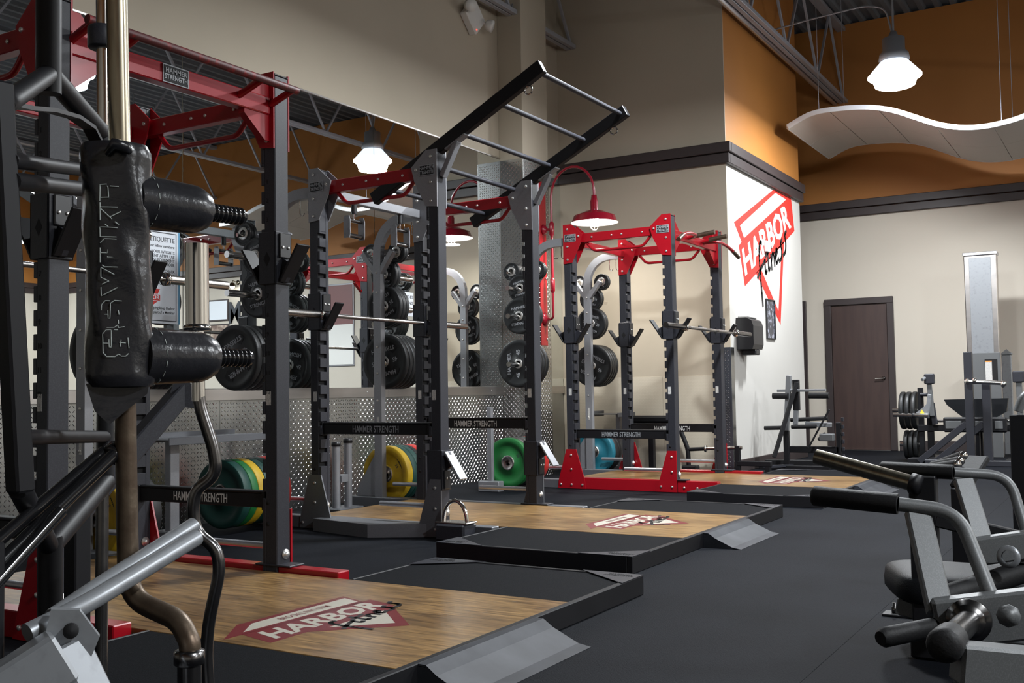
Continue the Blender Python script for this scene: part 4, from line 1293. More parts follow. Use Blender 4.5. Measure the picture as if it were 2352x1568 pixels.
# leather neck pad: a lofted, slightly creased roll round the shaft
ef = V(0.788, -0.616, 0)
er = V(0.616, 0.788, 0)
pa, pb = V((-1.617, 1.261, 1.366)), V((-1.624, 1.282, 0.920))
AW, BD = 0.0615, 0.058
def pad_half(t):
    w = 1.0 - 0.06 * math.sin(math.pi * t) + 0.015 * math.sin(9 * t)
    if t < 0.03:
        w *= 0.90 + 0.10 * t / 0.03
    if t > 0.97:
        w *= 0.88 + 0.12 * (1 - t) / 0.03
    return AW * w, BD * w
pm = MB()
NR, NS = 36, 34
rings = []
for i in range(NS + 1):
    t = i / NS
    c = pa.lerp(pb, t)
    a, b_ = pad_half(t)
    ring = []
    for j in range(NR):
        th = 2 * math.pi * j / NR
        cs, sn = math.cos(th), math.sin(th)
        ex = 2 / 2.7
        u_ = a * math.copysign(abs(cs) ** ex, cs)
        v_ = b_ * math.copysign(abs(sn) ** ex, sn)
        wob = 0.0018 * math.sin(5 * th + 14 * t) + 0.0016 * math.sin(23 * t + 2 * th)
        ring.append(c + er * (u_ + wob * cs) + ef * (v_ + wob * sn))
    rings += ring
fs = []
for i in range(NS):
    for j in range(NR):
        j2 = (j + 1) % NR
        fs.append((i * NR + j, i * NR + j2, (i + 1) * NR + j2, (i + 1) * NR + j)[::-1])
pm.add([p - so for p in rings], fs, 0, True)
for base, c, s in ((0, pa + Z * 0.006, 1), (NS * NR, pb - Z * 0.006, -1)):
    vs = [rings[base + j] - so for j in range(NR)] + [c - so]
    pm.add(vs, [((j, (j + 1) % NR, NR) if s > 0 else ((j + 1) % NR, j, NR)) for j in range(NR)], 0, True)
pad = pm.build('leather_pad', 'leather', sq)
# tied-off leather ends
MB().tube(L([(-1.576, 1.212, 1.339), (-1.555, 1.211, 1.354), (-1.547, 1.229, 1.350), (-1.547, 1.240, 1.343)], so), [0.006, 0.011, 0.012, 0.006], 12).build('pad_knot', 'leather', sq)
MB().prism([(-0.055, 0.02), (0.055, 0.03), (0.05, 0.0), (0.02, -0.025), (-0.015, -0.055), (-0.04, -0.03)], V((-1.625, 1.276, 0.906)) - so, er, Z, ef, 0.03).build('pad_flap', 'leather', sq)
# stitched lettering: stroke lists in (sideways, height) on the pad front
STROKES = [
    [(-0.0156, 1.2851), (-0.0271, 1.2841), (-0.0283, 1.2548)], [(-0.0270, 1.2606), (-0.0172, 1.2613), (-0.0132, 1.2615), (-0.0139, 1.2810), (-0.0156, 1.2816)], [(-0.0105, 1.2819), (0.0045, 1.2816)],
    [(-0.0281, 1.2525), (-0.0285, 1.2204)], [(-0.0280, 1.2439), (0.0019, 1.2442)], [(-0.0274, 1.2410), (-0.0083, 1.2224)], [(-0.0117, 1.2264), (0.0075, 1.2370)], [(-0.0038, 1.2177), (0.0030, 1.2130)],
    [(0.0006, 1.2071), (-0.0293, 1.2080), (-0.0295, 1.1905), (-0.0015, 1.1903)], [(-0.0206, 1.2128), (-0.0149, 1.2085)], [(-0.0016, 1.1864), (-0.0223, 1.1870), (-0.0294, 1.1796)],
    [(-0.0299, 1.1710), (-0.0305, 1.1446)], [(-0.0292, 1.1616), (-0.0177, 1.1614), (-0.0173, 1.1679), (-0.0140, 1.1702), (-0.0037, 1.1689), (0.0008, 1.1642)], [(-0.0184, 1.1542), (-0.0000, 1.1539)],
    [(-0.0273, 1.1394), (-0.0228, 1.1362), (-0.0010, 1.1361)], [(-0.0297, 1.1354), (-0.0070, 1.1224)], [(-0.0298, 1.1343), (-0.0301, 1.1176)],
    [(-0.0296, 1.1170), (-0.0165, 1.1105), (-0.0281, 1.1050)], [(-0.0303, 1.0998), (-0.0303, 1.0832), (-0.0023, 1.0991)],
    [(0.0046, 1.0746), (-0.0080, 1.0756), (-0.0150, 1.0703), (-0.0165, 1.0433), (-0.0197, 1.0434), (-0.0197, 1.0577)], [(-0.0159, 1.0749), (-0.0236, 1.0750), (-0.0300, 1.0682), (-0.0302, 1.0332), (-0.0235, 1.0264), (-0.0097, 1.0266), (-0.0038, 1.0311), (-0.0028, 1.0259)],
    [(-0.0293, 1.0504), (-0.0198, 1.0503)], [(-0.0021, 1.0580), (-0.0011, 1.0500)], [(-0.0025, 1.0408), (-0.0023, 1.0339)], [(-0.0022, 1.0264), (0.0082, 1.0280)],
    [(-0.0149, 1.0226), (-0.0236, 1.0222), (-0.0295, 1.0148), (-0.0296, 0.9815), (-0.0235, 0.9739), (-0.0102, 0.9737), (-0.0038, 0.9782), (-0.0004, 0.9764)], [(-0.0149, 1.0220), (-0.0156, 0.9910), (-0.0191, 0.9911), (-0.0193, 1.0055)],
    [(-0.0287, 0.9981), (-0.0195, 0.9980)], [(-0.0098, 1.0225), (-0.0034, 1.0222)], [(-0.0016, 0.9994), (0.0093, 0.9983)], [(0.0014, 1.0046), (-0.0006, 0.9920)], [(0.0129, 1.0084), (0.0143, 0.9900)], [(0.0013, 0.9747), (0.0082, 0.9746), (0.0135, 0.9797)]]
sm = MB()
def on_pad(u_, z):
    t = min(max((pa.z - z) / (pa.z - pb.z), 0), 1)
    a, b_ = pad_half(t)
    u2 = max(-0.97 * a, min(0.97 * a, u_))
    v_ = b_ * (1 - abs(u2 / a) ** 2.7) ** (1 / 2.7)
    c = pa.lerp(pb, t)
    return c + er * u2 + ef * (v_ + 0.0015) - so
for st in STROKES:
    pts = []
    for (a, b_) in zip(st[:-1], st[1:]):
        n = 6
        for k in range(n):
            pts.append(on_pad(a[0] + (b_[0] - a[0]) * k / n, a[1] + (b_[1] - a[1]) * k / n))
    pts.append(on_pad(*st[-1]))
    sm.tube(pts, 0.0010, 5)
sm.build('stitched_lettering', 'stitch', sq)
# shoulder arms with ridged hand grips
ad = V(0.12, 0.993, 0).normalized()
for k, (p0, r0) in enumerate((((-1.600, 1.300, 1.268), 0.051), ((-1.600, 1.317, 0.977), 0.053))):
    p0 = V(p0)
    ln = 0.155
    pts, rs = [], []
    for i in range(13):
        t = i / 12
        pts.append(p0 - ad * 0.02 + ad * (ln + 0.01) * t - so)
        rr = r0 * (1.04 - 0.12 * t)
        if t > 0.9:
            rr *= 0.93 if t < 0.99 else 0.80
        rs.append(rr)
    ar = MB().tube(pts, rs, 28).build('shoulder_arm', 'leather', sq)
    g0 = p0 + ad * (ln - 0.012)
    prof = [(0.0, 0.0)]
    for i in range(9):
        z0 = i * 0.0105
        prof += [(0.0145, z0), (0.0185, z0 + 0.003), (0.0185, z0 + 0.0065), (0.0145, z0 + 0.0095)]
    prof += [(0.015, 0.098), (0.0, 0.100)]
    MB().lathe(prof, g0 - so, ad, 18).build('hand_grip', 'gloss_black', ar)
    st = MB()
    for i in range(16):
        th = 2 * math.pi * i / 16
        sd = ad.cross(Z).normalized()
        c0 = p0 + ad * 0.012
        q0 = (sd * math.cos(th) + Z * math.sin(th)) * (r0 * 1.035)
        q1 = (sd * math.cos(th + 0.2) + Z * math.sin(th + 0.2)) * (r0 * 1.035)
        st.tube([c0 + q0 - so, c0 + q1 - so], 0.0009, 4)
    st.build('seam_stitches', 'stitch', ar)

# curl bar
ez = thing('curl_bar', 'chrome zigzag curl bar standing upright beside the padded squat bar', 'curl bar', EZ_END)
eo = V(EZ_END)
MB().tube(L([(-1.737, 1.565, 1.230), (-1.742, 1.571, 1.052)], eo), 0.0255, 22).build('sleeve', 'chrome', ez)
MB().lathe([(0.0, 0.0), (0.024, 0.0), (0.030, 0.004), (0.030, 0.014), (0.0, 0.016)], V((-1.742, 1.571, 1.056)) - eo, -Z, 24).build('sleeve_collar', 'chrome', ez)
zig = [(-1.743, 1.572, 1.046), (-1.746, 1.578, 0.886), (-1.721, 1.599, 0.782), (-1.719, 1.603, 0.730), (-1.757, 1.582, 0.700), (-1.765, 1.579, 0.665), (-1.764, 1.584, 0.606), (-1.725, 1.609, 0.571), (-1.721, 1.614, 0.522), (-1.746, 1.605, 0.410), (-1.753, 1.605, 0.344), (-1.752, 1.611, 0.250), EZ_END]
MB().tube([p - eo for p in fillet(zig, 0.03, 6)], 0.0135, 16).build('bent_shaft', 'dark_steel', ez)
MB().tube(L([(-1.743, 1.572, 1.046), (-1.746, 1.578, 0.890)], eo), 0.0142, 16).build('shaft_knurling', 'chrome', ez)

# trap bar hung on end
tr = thing('trap_bar', 'black hexagonal trap bar standing on end at the left edge', 'trap bar', TB_END)
to = V(TB_END)
MB().tube(L([(-1.808, 1.255, 1.823), (-1.821, 1.265, 1.501)], to), 0.024, 20).build('sleeve', 'black_paint', tr)
MB().tube(L([(-1.853, 1.295, 0.626), TB_END], to), 0.0235, 20).build('sleeve', 'black_paint', tr)
MB().tube(L([(-1.819, 1.264, 1.540), (-1.611, 1.035, 1.393)], to), 0.019, 16).build('hex_arm', 'black_paint', tr)
MB().tube(L([(-1.819, 1.264, 1.540), (-1.998, 1.521, 1.501)], to), 0.022, 16).build('hex_arm', 'black_paint', tr)
MB().beam(V((-1.597, 1.018, 1.424)) - to, V((-1.593, 1.059, 0.746)) - to, 0.034, 0.036, up=(1, 0, 0), b=0.004).build('hex_side', 'black_paint', tr)
MB().tube(L([(-1.994, 1.523, 1.508), (-2.019, 1.553, 0.701)], to), 0.0175, 16).build('hex_side', 'black_paint', tr)
MB().tube(L([(-2.019, 1.552, 0.711), (-1.854, 1.295, 0.608)], to), 0.022, 16).build('hex_arm', 'black_paint', tr)
MB().tube(L([(-1.613, 1.070, 0.752), (-1.854, 1.295, 0.608)], to), 0.019, 16).build('hex_arm', 'black_paint', tr)
MB().tube(L([(-1.586, 1.032, 1.295), (-1.996, 1.527, 1.411)], to), 0.0135, 14).build('cross_bar', 'black_paint', tr)
MB().tube(L([(-1.586, 1.034, 1.261), (-1.998, 1.528, 1.368)], to), 0.0155, 14).build('hand_grip', 'black_paint', tr)
MB().tube(L([(-1.593, 1.054, 0.837), (-2.015, 1.549, 0.812)], to), 0.0135, 14).build('cross_bar', 'black_paint', tr)
MB().sweep(L([(-1.619, 1.042, 1.399), (-1.706, 1.140, 1.426), (-1.786, 1.242, 1.458), (-1.884, 1.368, 1.487), (-1.935, 1.443, 1.488), (-1.991, 1.516, 1.459)], to), [(-0.014, -0.004), (0.014, -0.004), (0.014, 0.004), (-0.014, 0.004)], up=Z).build('stiffener_strap', 'black_paint', tr)

# plain straight bar behind
st_ = thing('straight_bar', 'plain steel bar standing upright behind the padded squat bar', 'bar', ST_END)
sto = V(ST_END)
MB().tube(L([(-2.196, 1.675, 2.033), (-2.215, 1.697, 1.441)], sto), 0.0175, 16).build('upper_shaft', 'chrome', st_)
MB().tube(L([(-2.215, 1.697, 1.441), ST_END], sto), 0.0155, 16).build('lower_shaft', 'dark_steel', st_)
MB().lathe([(0.0, 0.0), (0.034, 0.0), (0.037, 0.004), (0.037, 0.05), (0.034, 0.055), (0, 0.055)], V((-2.206, 1.684, 1.779)) - sto, Z, 24).build('stop_collar', 'charcoal_paint', st_)

# diagonal dark lever behind the bars
lv = thing('rack_lever', 'dark angled steel lever arm leaning behind the curl bar', 'lever arm', (-2.445, 1.783, 0.157))
lo_ = V((-2.445, 1.783, 0.157))
lo_.z = 0.0
lv.location = lo_
MB().beam(V((-2.392, 2.122, 0.931)) - lo_, V((-2.423, 1.771, 0.594)) - lo_, 0.05, 0.055, b=0.004).build('lever_beam', 'charcoal_paint', lv)
MB().prism([(-0.05, -0.03), (0.05, -0.045), (0.055, 0.02), (-0.02, 0.045)], V((-2.382, 2.094, 0.907)) - lo_, er, Z, ef, 0.012).build('lever_plate', 'charcoal_paint', lv)
MB().beam(V((-2.420, 1.773, 0.603)) - lo_, (V((-2.420, 1.773, 0.603)) - lo_).xy.to_3d(), 0.05, 0.05, b=0.004).build('lever_leg', 'black_paint', lv)

# shiny black double-tube handle
bt = thing('pulldown_handle', 'glossy black double-tube handle slanting across the lower left', 'handle', (-1.602, 1.015, 0.610))
bo = V(bt.location)
MB().tube(L([(-1.632, 1.018, 0.648), (-1.670, 1.279, 0.799)], bo), 0.0115, 14).build('handle_tube', 'gloss_black', bt)
MB().tube(L([(-1.614, 1.007, 0.609), (-1.645, 1.282, 0.794)], bo), 0.0125, 14).build('handle_tube', 'gloss_black', bt)
MB().tube(L([(-1.596, 0.996, 0.584), (-1.608, 1.145, 0.706)], bo), 0.0115, 14).build('handle_tube', 'gloss_black', bt)
MB().lathe([(0, 0), (0.020, 0), (0.022, 0.004), (0.022, 0.02), (0, 0.022)], V((-1.653, 1.283, 0.790)) - bo, V((-1.645, 1.282, 0.794)) - V((-1.637, 1.219, 0.752)), 14).build('end_cap', 'gloss_black', bt)

hb = V((-1.614, 1.007, 0.609)) - bo
MB().beam((hb.x, hb.y, hb.z + 0.06), (hb.x, hb.y, -bo.z), 0.05, 0.05, b=0.004).build('handle_post', 'black_paint', bt)
MB().box(hb.x - 0.12, hb.x + 0.12, hb.y - 0.12, hb.y + 0.12, -bo.z, -bo.z + 0.02, 0.004).build('post_base', 'black_paint', bt)

# pale grey machine corner with a V of tubes
gv = thing('rowing_machine', 'pale grey machine frame with a slanting V of tubes at lower left', 'gym machine', (-1.35, 0.95, 0))
go = V(-1.35, 0.95, 0)
MB().tube([p - go for p in fillet([(-1.537, 1.035, 0.526), (-1.530, 1.131, 0.552), (-1.582, 1.423, 0.626)], 0.05)], 0.0165, 18).build('slanting_tube', 'light_machine', gv)
MB().tube([p - go for p in fillet([(-1.556, 1.093, 0.538), (-1.584, 1.203, 0.569), (-1.617, 1.448, 0.645)], 0.05)], 0.0155, 18).build('slanting_tube', 'light_machine', gv)
MB().beam(V((-1.535, 0.925, 0.419)) - go, V((-1.469, 1.054, 0.498)) - go, 0.055, 0.085, b=0.006).build('frame_tube', 'light_machine', gv)
MB().beam(V((-1.496, 1.073, 0.505)) - go, V((-1.425, 1.113, 0.339)) - go, 0.05, 0.06, up=(0, 1, 0), b=0.005).build('frame_leg', 'light_machine', gv)
MB().prism([(-0.045, -0.02), (0.03, -0.03), (0.042, 0.0), (0.012, 0.045), (-0.03, 0.05)], V((-1.494, 1.085, 0.515)) - go, er, Z, ef, 0.02).build('pivot_bracket', 'light_machine', gv)
MB().lathe([(0, 0), (0.012, 0), (0.012, 0.008), (0, 0.01)], V((-1.473, 1.068, 0.531)) - go, ef, 14).build('pivot_hole', 'slot_black', gv)
MB().box(-0.42, -0.02, -0.14, 0.24, 0.0, 0.06, 0.008).build('frame_base', 'light_machine', gv)
for q_ in (V((-1.427, 1.111, 0.345)) - go, V((-1.529, 0.929, 0.422)) - go):
    MB().beam((q_.x, q_.y, q_.z), (q_.x, q_.y, 0.05), 0.05, 0.05, b=0.004).build('frame_leg', 'light_machine', gv)

# ================================================================== NEAR RIGHT: plate-loaded machines
def lever_arm(t, o, pts, rg, rt_, mt):
    """foam grip, bent tube"""
    gp, tp_ = pts
    MB().tube([gp[0] - o + (gp[1] - gp[0]).normalized() * -0.006, gp[0] - o, gp[1] - o], [rg * 0.75, rg, rg], 20).build('foam_grip', 'foam_grip', t)
    MB().tube([p - o for p in fillet(tp_, 0.07, 8)], rt_, 18).build('lever_tube', mt, t)
m1 = thing('lever_machine', 'grey plate-loaded machine with foam grips at the lower right', 'gym machine', (-0.25, 2.45, 0), group='grey plate-loaded machines on the right')
o1 = V(m1.location)
lever_arm(m1, o1, ((V((-0.694, 2.577, 0.632)), V((-0.499, 2.579, 0.620))), [(-0.499, 2.579, 0.620), (-0.374, 2.620, 0.604), (-0.293, 2.516, 0.419)]), 0.0245, 0.0165, 'silver_machine')
MB().beam(V((-0.461, 2.603, 0.604)) - o1, V((-0.397, 2.478, 0.392)) - o1, 0.030, 0.055, up=(1, 0.5, 0), b=0.004).build('upright_bar', 'silver_machine', m1)
arm = MB()
arm.beam(V((-0.406, 2.462, 0.374)) - o1, V((-0.032, 2.579, 0.434)) - o1, 0.05, 0.105, b=0.006)
arm_o = arm.build('main_arm', 'silver_machine', m1)
pd = (V((-0.321, 2.030, 0.428)) - V((-0.334, 2.445, 0.391))).normalized()
MB().lathe([(0, -0.01), (0.046, -0.01), (0.046, 0.016), (0.036, 0.022), (0.036, 0.030), (0.0, 0.03)], V((-0.334, 2.445, 0.391)) - o1, pd, 26).build('peg_flange', 'dark_steel', m1)
pg = MB().tube([V((-0.334, 2.445, 0.391)) - o1, V((-0.322, 2.053, 0.426)) - o1], 0.025, 20).build('plate_peg', 'dark_steel', m1)
MB().lathe([(0.0255, -0.13), (0.0275, -0.12), (0.0315, -0.10), (0.0325, -0.008), (0.029, 0.006), (0.018, 0.012), (0, 0.013)], V((-0.321, 2.030, 0.428)) - o1, pd, 22).build('peg_cap', 'foam_grip', m1)
MB().tube([V((-0.407, 2.450, 0.368)) - o1, V((-0.489, 2.331, 0.362)) - o1, V((-0.494, 2.322, 0.361)) - o1], [0.0215, 0.0215, 0.015], 18).build('foam_grip', 'foam_grip', m1)
MB().lathe([(0, 0), (0.024, 0), (0.024, 0.010), (0.017, 0.012), (0.016, 0.02), (0, 0.021)], V((-0.254, 2.434, 0.411)) - o1, V(-0.15, -1, 0.12), 8).build('pivot_bolt', 'silver_machine', m1)
seat = MB()
seat.pad(V((-0.482, 3.898, 0.206)) - o1, (V(0.93, 0.37, -0.06).normalized(), V(-0.37, 0.93, 0).normalized(), V(0.06, 0.0, 1).normalized()), (0.31, 0.21, 0.06))
seat.build('seat_pad', 'vinyl', m1)
MB().beam(V((-0.726, 3.695, 0.162)) - o1, V((-0.539, 3.693, 0.127)) - o1, 0.06, 0.055, b=0.004).build('seat_bracket', 'silver_machine', m1)
fp = V((-0.807, 4.292, 0.004)) - o1
MB().box(fp.x - 0.09, fp.x + 0.12, fp.y - 0.04, fp.y + 0.04, 0.0, 0.010, 0.002).build('foot_plate', 'black_paint', m1)
MB().lathe([(0, 0), (0.011, 0), (0.011, 0.022), (0.006, 0.024), (0.006, 0.04), (0, 0.04)], (fp.x - 0.05, fp.y, 0.010), Z, 8).build('floor_bolt', 'dark_steel', m1)
sp = V((-0.637, 3.891, 0.116)) - o1
MB().beam((sp.x, sp.y, sp.z), (fp.x + 0.09, fp.y, 0.008), 0.05, 0.06, up=(1, 0, 0), b=0.004).build('seat_leg', 'black_paint', m1)
MB().beam(V((-0.311, 2.086, 0.387)) - o1, V((-0.019, 2.264, 0.350)) - o1, 0.06, 0.075, b=0.006).build('base_beam', 'silver_machine', m1)
bq = V((-0.060, 2.238, 0.354)) - o1
MB().beam((bq.x, bq.y, bq.z), (bq.x, bq.y, 0.0), 0.06, 0.06, b=0.005).build('base_leg', 'silver_machine', m1)
bq2 = V((-0.290, 2.137, 0.330)) - o1
MB().beam((bq2.x, bq2.y, bq2.z + 0.02), (bq2.x, bq2.y, 0.0), 0.06, 0.06, b=0.005).build('base_leg', 'silver_machine', m1)

m2 = thing('lever_machine', 'second grey plate-loaded machine beyond the first with a chrome plate horn', 'gym machine', (-0.25, 3.6, 0), group='grey plate-loaded machines on the right')
o2 = V(m2.location)
lever_arm(m2, o2, ((V((-0.765, 3.705, 0.616)), V((-0.536, 3.691, 0.611))), [(-0.536, 3.691, 0.611), (-0.377, 3.764, 0.598), (-0.299, 3.651, 0.327)]), 0.0245, 0.0165, 'silver_machine')
MB().beam(V((-0.510, 3.708, 0.588)) - o2, V((-0.441, 3.621, 0.374)) - o2, 0.030, 0.060, up=(1, 0.5, 0), b=0.004).build('upright_bar', 'silver_machine', m2)
MB().beam(V((-0.479, 3.575, 0.369)) - o2, V((-0.084, 3.716, 0.437)) - o2, 0.05, 0.085, b=0.006).build('main_arm', 'silver_machine', m2)
MB().lathe([(0.020, 0.0), (0.034, 0.0), (0.034, 0.012), (0.020, 0.012)], V((-0.362, 3.529, 0.370)) - o2, V(-0.2, -1, 0.1), 22).build('peg_flange', 'light_machine', m2)
hp0, hp1 = V((-0.657, 3.620, 0.578)), V((-0.975, 3.657, 0.656))
MB().tube([hp0 - o2, hp1 - o2], 0.0265, 20).build('plate_horn', 'brass_steel', m2)
MB().lathe([(0, 0), (0.034, 0), (0.034, 0.03), (0, 0.03)], hp0 - o2, (hp0 - hp1).normalized(), 20).build('horn_flange', 'black_paint', m2)
bp_ = V((-0.628, 3.671, 0.599)) - o2
MB().beam((bp_.x, bp_.y, bp_.z), (bp_.x, bp_.y, 0.0), 0.055, 0.085, up=(1, 0, 0), b=0.004).build('frame_post', 'black_paint', m2)
MB().beam((bp_.x + 0.03, bp_.y, 0.46), (bp_.x + 0.42, bp_.y + 0.12, 0.36), 0.06, 0.05, b=0.004).build('frame_brace', 'black_paint', m2)
MB().tube([V((-0.539, 3.452, 0.247)) - o2, V((-0.256, 3.735, 0.332)) - o2], 0.035, 16).build('roller_pad', 'foam_grip', m2)
MB().beam((0.15, 0.05, 0.04), (bp_.x - 0.05, bp_.y, 0.04), 0.07, 0.07, b=0.005).build('base_beam', 'black_paint', m2)
am = V((-0.153, 3.686, 0.426)) - o2
MB().beam(V((-0.268, 3.728, 0.329)) - o2, (am.x, am.y, (V((-0.268, 3.728, 0.329)) - o2).z), 0.03, 0.03, b=0.003).build('roller_arm', 'black_paint', m2)
MB().beam((am.x, am.y, am.z), (am.x, am.y, 0.0), 0.06, 0.06, b=0.005).build('frame_post', 'silver_machine', m2)

# black roller bench and post at the right edge
rb = thing('roller_bench', 'black machine with four chrome-capped rollers near the right edge', 'gym machine', (-0.55, 4.85, 0))
ro = V(rb.location)
for k, (a, b_) in enumerate((((-0.819, 5.255, 0.528), (-0.704, 5.147, 0.574)), ((-0.842, 5.183, 0.520), (-0.707, 5.087, 0.554)), ((-0.851, 5.120, 0.512), (-0.714, 5.025, 0.542)), ((-0.841, 5.009, 0.505), (-0.745, 4.949, 0.523)))):
    a, b_ = V(a) - ro, V(b_) - ro
    r_ = MB().tube([a, b_], 0.022, 14).build('roller', 'foam_grip', rb)
    dd = (b_ - a).normalized()
    for c in (a, b_):
        MB().lathe([(0, -0.012), (0.018, -0.010), (0.020, 0.0), (0.018, 0.010), (0, 0.012)], c, dd, 14).build('roller_cap', 'chrome', r_)
MB().beam(V((-0.714, 5.090, 0.432)) - ro, V((-0.646, 5.241, 0.561)) - ro, 0.10, 0.03, up=(0, 0, 1), b=0.006).build('roller_plate', 'foam_grip', rb)
q0 = V((-0.714, 5.090, 0.432)) - ro
MB().beam((q0.x, q0.y, q0.z), (q0.x, q0.y, 0), 0.07, 0.07, b=0.004).build('bench_leg', 'black_paint', rb)
MB().beam((q0.x - 0.15, q0.y + 0.02, 0.04), (q0.x + 0.7, q0.y + 0.35, 0.04), 0.08, 0.08, b=0.004).build('bench_base', 'black_paint', rb)
q1 = V((-0.499, 5.558, 0.648)) - ro
MB().beam((q1.x, q1.y, 0), (q1.x, q1.y, q1.z + 0.1), 0.06, 0.09, up=(1, 0, 0), b=0.004).build('bench_post', 'black_paint', rb)
MB().tube(fillet([V((-0.507, 5.547, 0.764)) - ro, V((-0.478, 5.559, 0.847)) - ro, V((-0.356, 5.633, 0.855)) - ro], 0.04), 0.022, 14).build('bench_handle', 'silver_machine', rb)

# ================================================================== FAR MACHINES
# calf / back machine against the pillar
c1 = thing('back_machine', 'black machine with silver post and roller pads beside the white pillar', 'gym machine', (-3.20, 11.40, 0))
oc = V(c1.location)
def YB_(p):
    return V(p) - oc
MB().beam(YB_((-3.310, 11.400, 1.026)), YB_((-3.357, 11.400, 0.412)), 0.045, 0.055, up=(1, 0, 0), b=0.004).build('silver_post', 'light_machine', c1)
MB().beam(YB_((-3.357, 11.400, 0.422)), (YB_((-3.357, 11.400, 0.422)).x, YB_((-3.357, 11.400, 0.422)).y, 0.05), 0.05, 0.06, b=0.004).build('post_foot', 'black_paint', c1)
MB().beam(YB_((-3.249, 11.450, 0.977)), YB_((-3.249, 11.450, 0.641)), 0.06, 0.07, up=(1, 0, 0), b=0.005).build('adjust_sleeve', 'black_paint', c1)
MB().beam(YB_((-3.254, 11.450, 0.641)), YB_((-3.268, 11.450, 0.483)), 0.045, 0.05, up=(1, 0, 0), b=0.004).build('adjust_tube', 'light_machine', c1)
MB().beam(YB_((-3.211, 11.350, 0.947)), YB_((-3.425, 11.150, 0.139)), 0.035, 0.04, b=0.003).build('brace', 'black_paint', c1)
MB().beam(YB_((-3.446, 11.400, 0.860)), YB_((-2.911, 11.400, 0.857)), 0.03, 0.03, b=0.003).build('pad_arm', 'light_machine', c1)
for (a, b_) in (((-3.482, 11.350, 0.803), (-3.312, 11.350, 0.801)), ((-3.083, 11.350, 0.803), (-2.868, 11.350, 0.800))):
    MB().tube([YB_(a), YB_(b_)], 0.034, 16).build('roller_pad', 'foam_grip', c1)
for (a, b_) in (((-3.569, 11.300, 0.449), (-3.365, 11.300, 0.454)), ((-3.269, 11.300, 0.464), (-3.000, 11.300, 0.470)), ((-3.348, 11.550, 0.532), (-2.935, 11.550, 0.551))):
    MB().tube([YB_(a), YB_(b_)], 0.023, 14).build('roller_pad', 'foam_grip', c1)
MB().beam(YB_((-3.171, 11.500, 0.491)), YB_((-2.887, 11.500, 0.477)), 0.05, 0.05, b=0.004).build('slide_tube', 'light_machine', c1)
MB().beam(YB_((-2.880, 11.400, 0.650)), YB_((-3.109, 11.350, 0.227)), 0.02, 0.02, b=0.003).build('pull_rod', 'black_paint', c1)
b0 = YB_((-2.812, 11.500, 0.506))
MB().beam((b0.x, b0.y, 0.0), b0, 0.06, 0.05, b=0.004).build('toothed_post', 'black_paint', c1)
for k in range(6):
    MB().box(b0.x + 0.03, b0.x + 0.055, b0.y - 0.02, b0.y + 0.02, 0.12 + 0.08 * k, 0.16 + 0.08 * k, 0.003).build('post_tooth', 'charcoal_paint', c1)
MB().beam((b0.x, b0.y, 0.21), (YB_((-3.346, 11.500, 0.288)).x, b0.y, 0.21), 0.06, 0.07, b=0.004).build('cross_beam', 'black_paint', c1)
MB().beam((-0.40, 0.0, 0.05), (0.42, 0.12, 0.05), 0.09, 0.09, b=0.005).build('base_beam', 'black_paint', c1)
MB().beam(YB_((-3.421, 10.809, 0.060)), YB_((-3.274, 11.561, 0.030)), 0.04, 0.03, b=0.003).build('base_foot', 'charcoal_paint', c1)
MB().box(-0.42, 0.35, -0.18, -0.10, 0.0, 0.05, 0.006).build('base_beam', 'black_paint', c1)
MB().obox(YB_((-2.913, 11.400, 0.349)), (X, Y, Z), (0.075, 0.05, 0.04), 0.01).build('foot_cradle', 'silver_machine', c1)
MB().tube([YB_((-3.007, 11.400, 0.320)), YB_((-2.930, 11.400, 0.391))], 0.02, 10).build('lock_knob', 'plastic_black', c1)

# plate-loaded lever with stacked plates
c2 = thing('plate_machine', 'plate-loaded machine with silver lever and yellow warning sticker by the door', 'gym machine', (-2.05, 12.9, 0))
oc2 = V(c2.location)
def Y2(p):
    return V(p) - oc2
MB().beam(Y2((-2.086, 12.800, 0.915)), Y2((-2.061, 12.800, 0.538)), 0.045, 0.05, up=(1, 0, 0), b=0.004).build('lever_post', 'silver_machine', c2)
MB().beam(Y2((-2.081, 12.800, 0.790)), Y2((-2.119, 12.800, 0.513)), 0.05, 0.045, up=(1, 0, 0), b=0.004).build('lever_post', 'light_machine', c2)
MB().obox(Y2((-2.080, 12.800, 0.966)), (X, Y, Z), (0.055, 0.05, 0.06), 0.012).build('lever_head', 'charcoal_paint', c2)
MB().tube([Y2((-2.123, 12.750, 0.977)), Y2((-2.144, 12.700, 0.957))], 0.018, 10).build('lever_knob', 'light_machine', c2)
MB().prism([(-0.16, 0.0), (0.02, 0.0), (0.02, 0.16), (-0.03, 0.10)], Y2((-2.111, 12.760, 0.549)), X, Z, Y, 0.012).build('lever_gusset', 'light_machine', c2)
MB().prism([(-0.025, -0.015), (0.025, -0.015), (0, 0.03)], Y2((-2.166, 12.755, 0.585)), X, Z, -Y, 0.002).build('warning_sticker', 'warning_yellow', c2)
MB().tube([Y2((-2.484, 12.750, 0.555)), Y2((-2.100, 12.750, 0.545))], 0.025, 16).build('plate_horn', 'chrome', c2)
MB().lathe([(0.025, -0.015), (0.032, -0.015), (0.032, 0.015), (0.025, 0.015)], Y2((-2.261, 12.750, 0.550)), X, 16).build('horn_collar', 'plastic_black', c2)
pp = Y2((-2.209, 12.950, 0.866))
MB().beam((pp.x, pp.y, 0.0), pp, 0.05, 0.06, b=0.004).build('frame_post', 'black_paint', c2)
MB().beam((pp.x + 0.10, pp.y, 0.0), (pp.x + 0.10, pp.y, 0.62), 0.06, 0.07, b=0.004).build('frame_post', 'black_paint', c2)
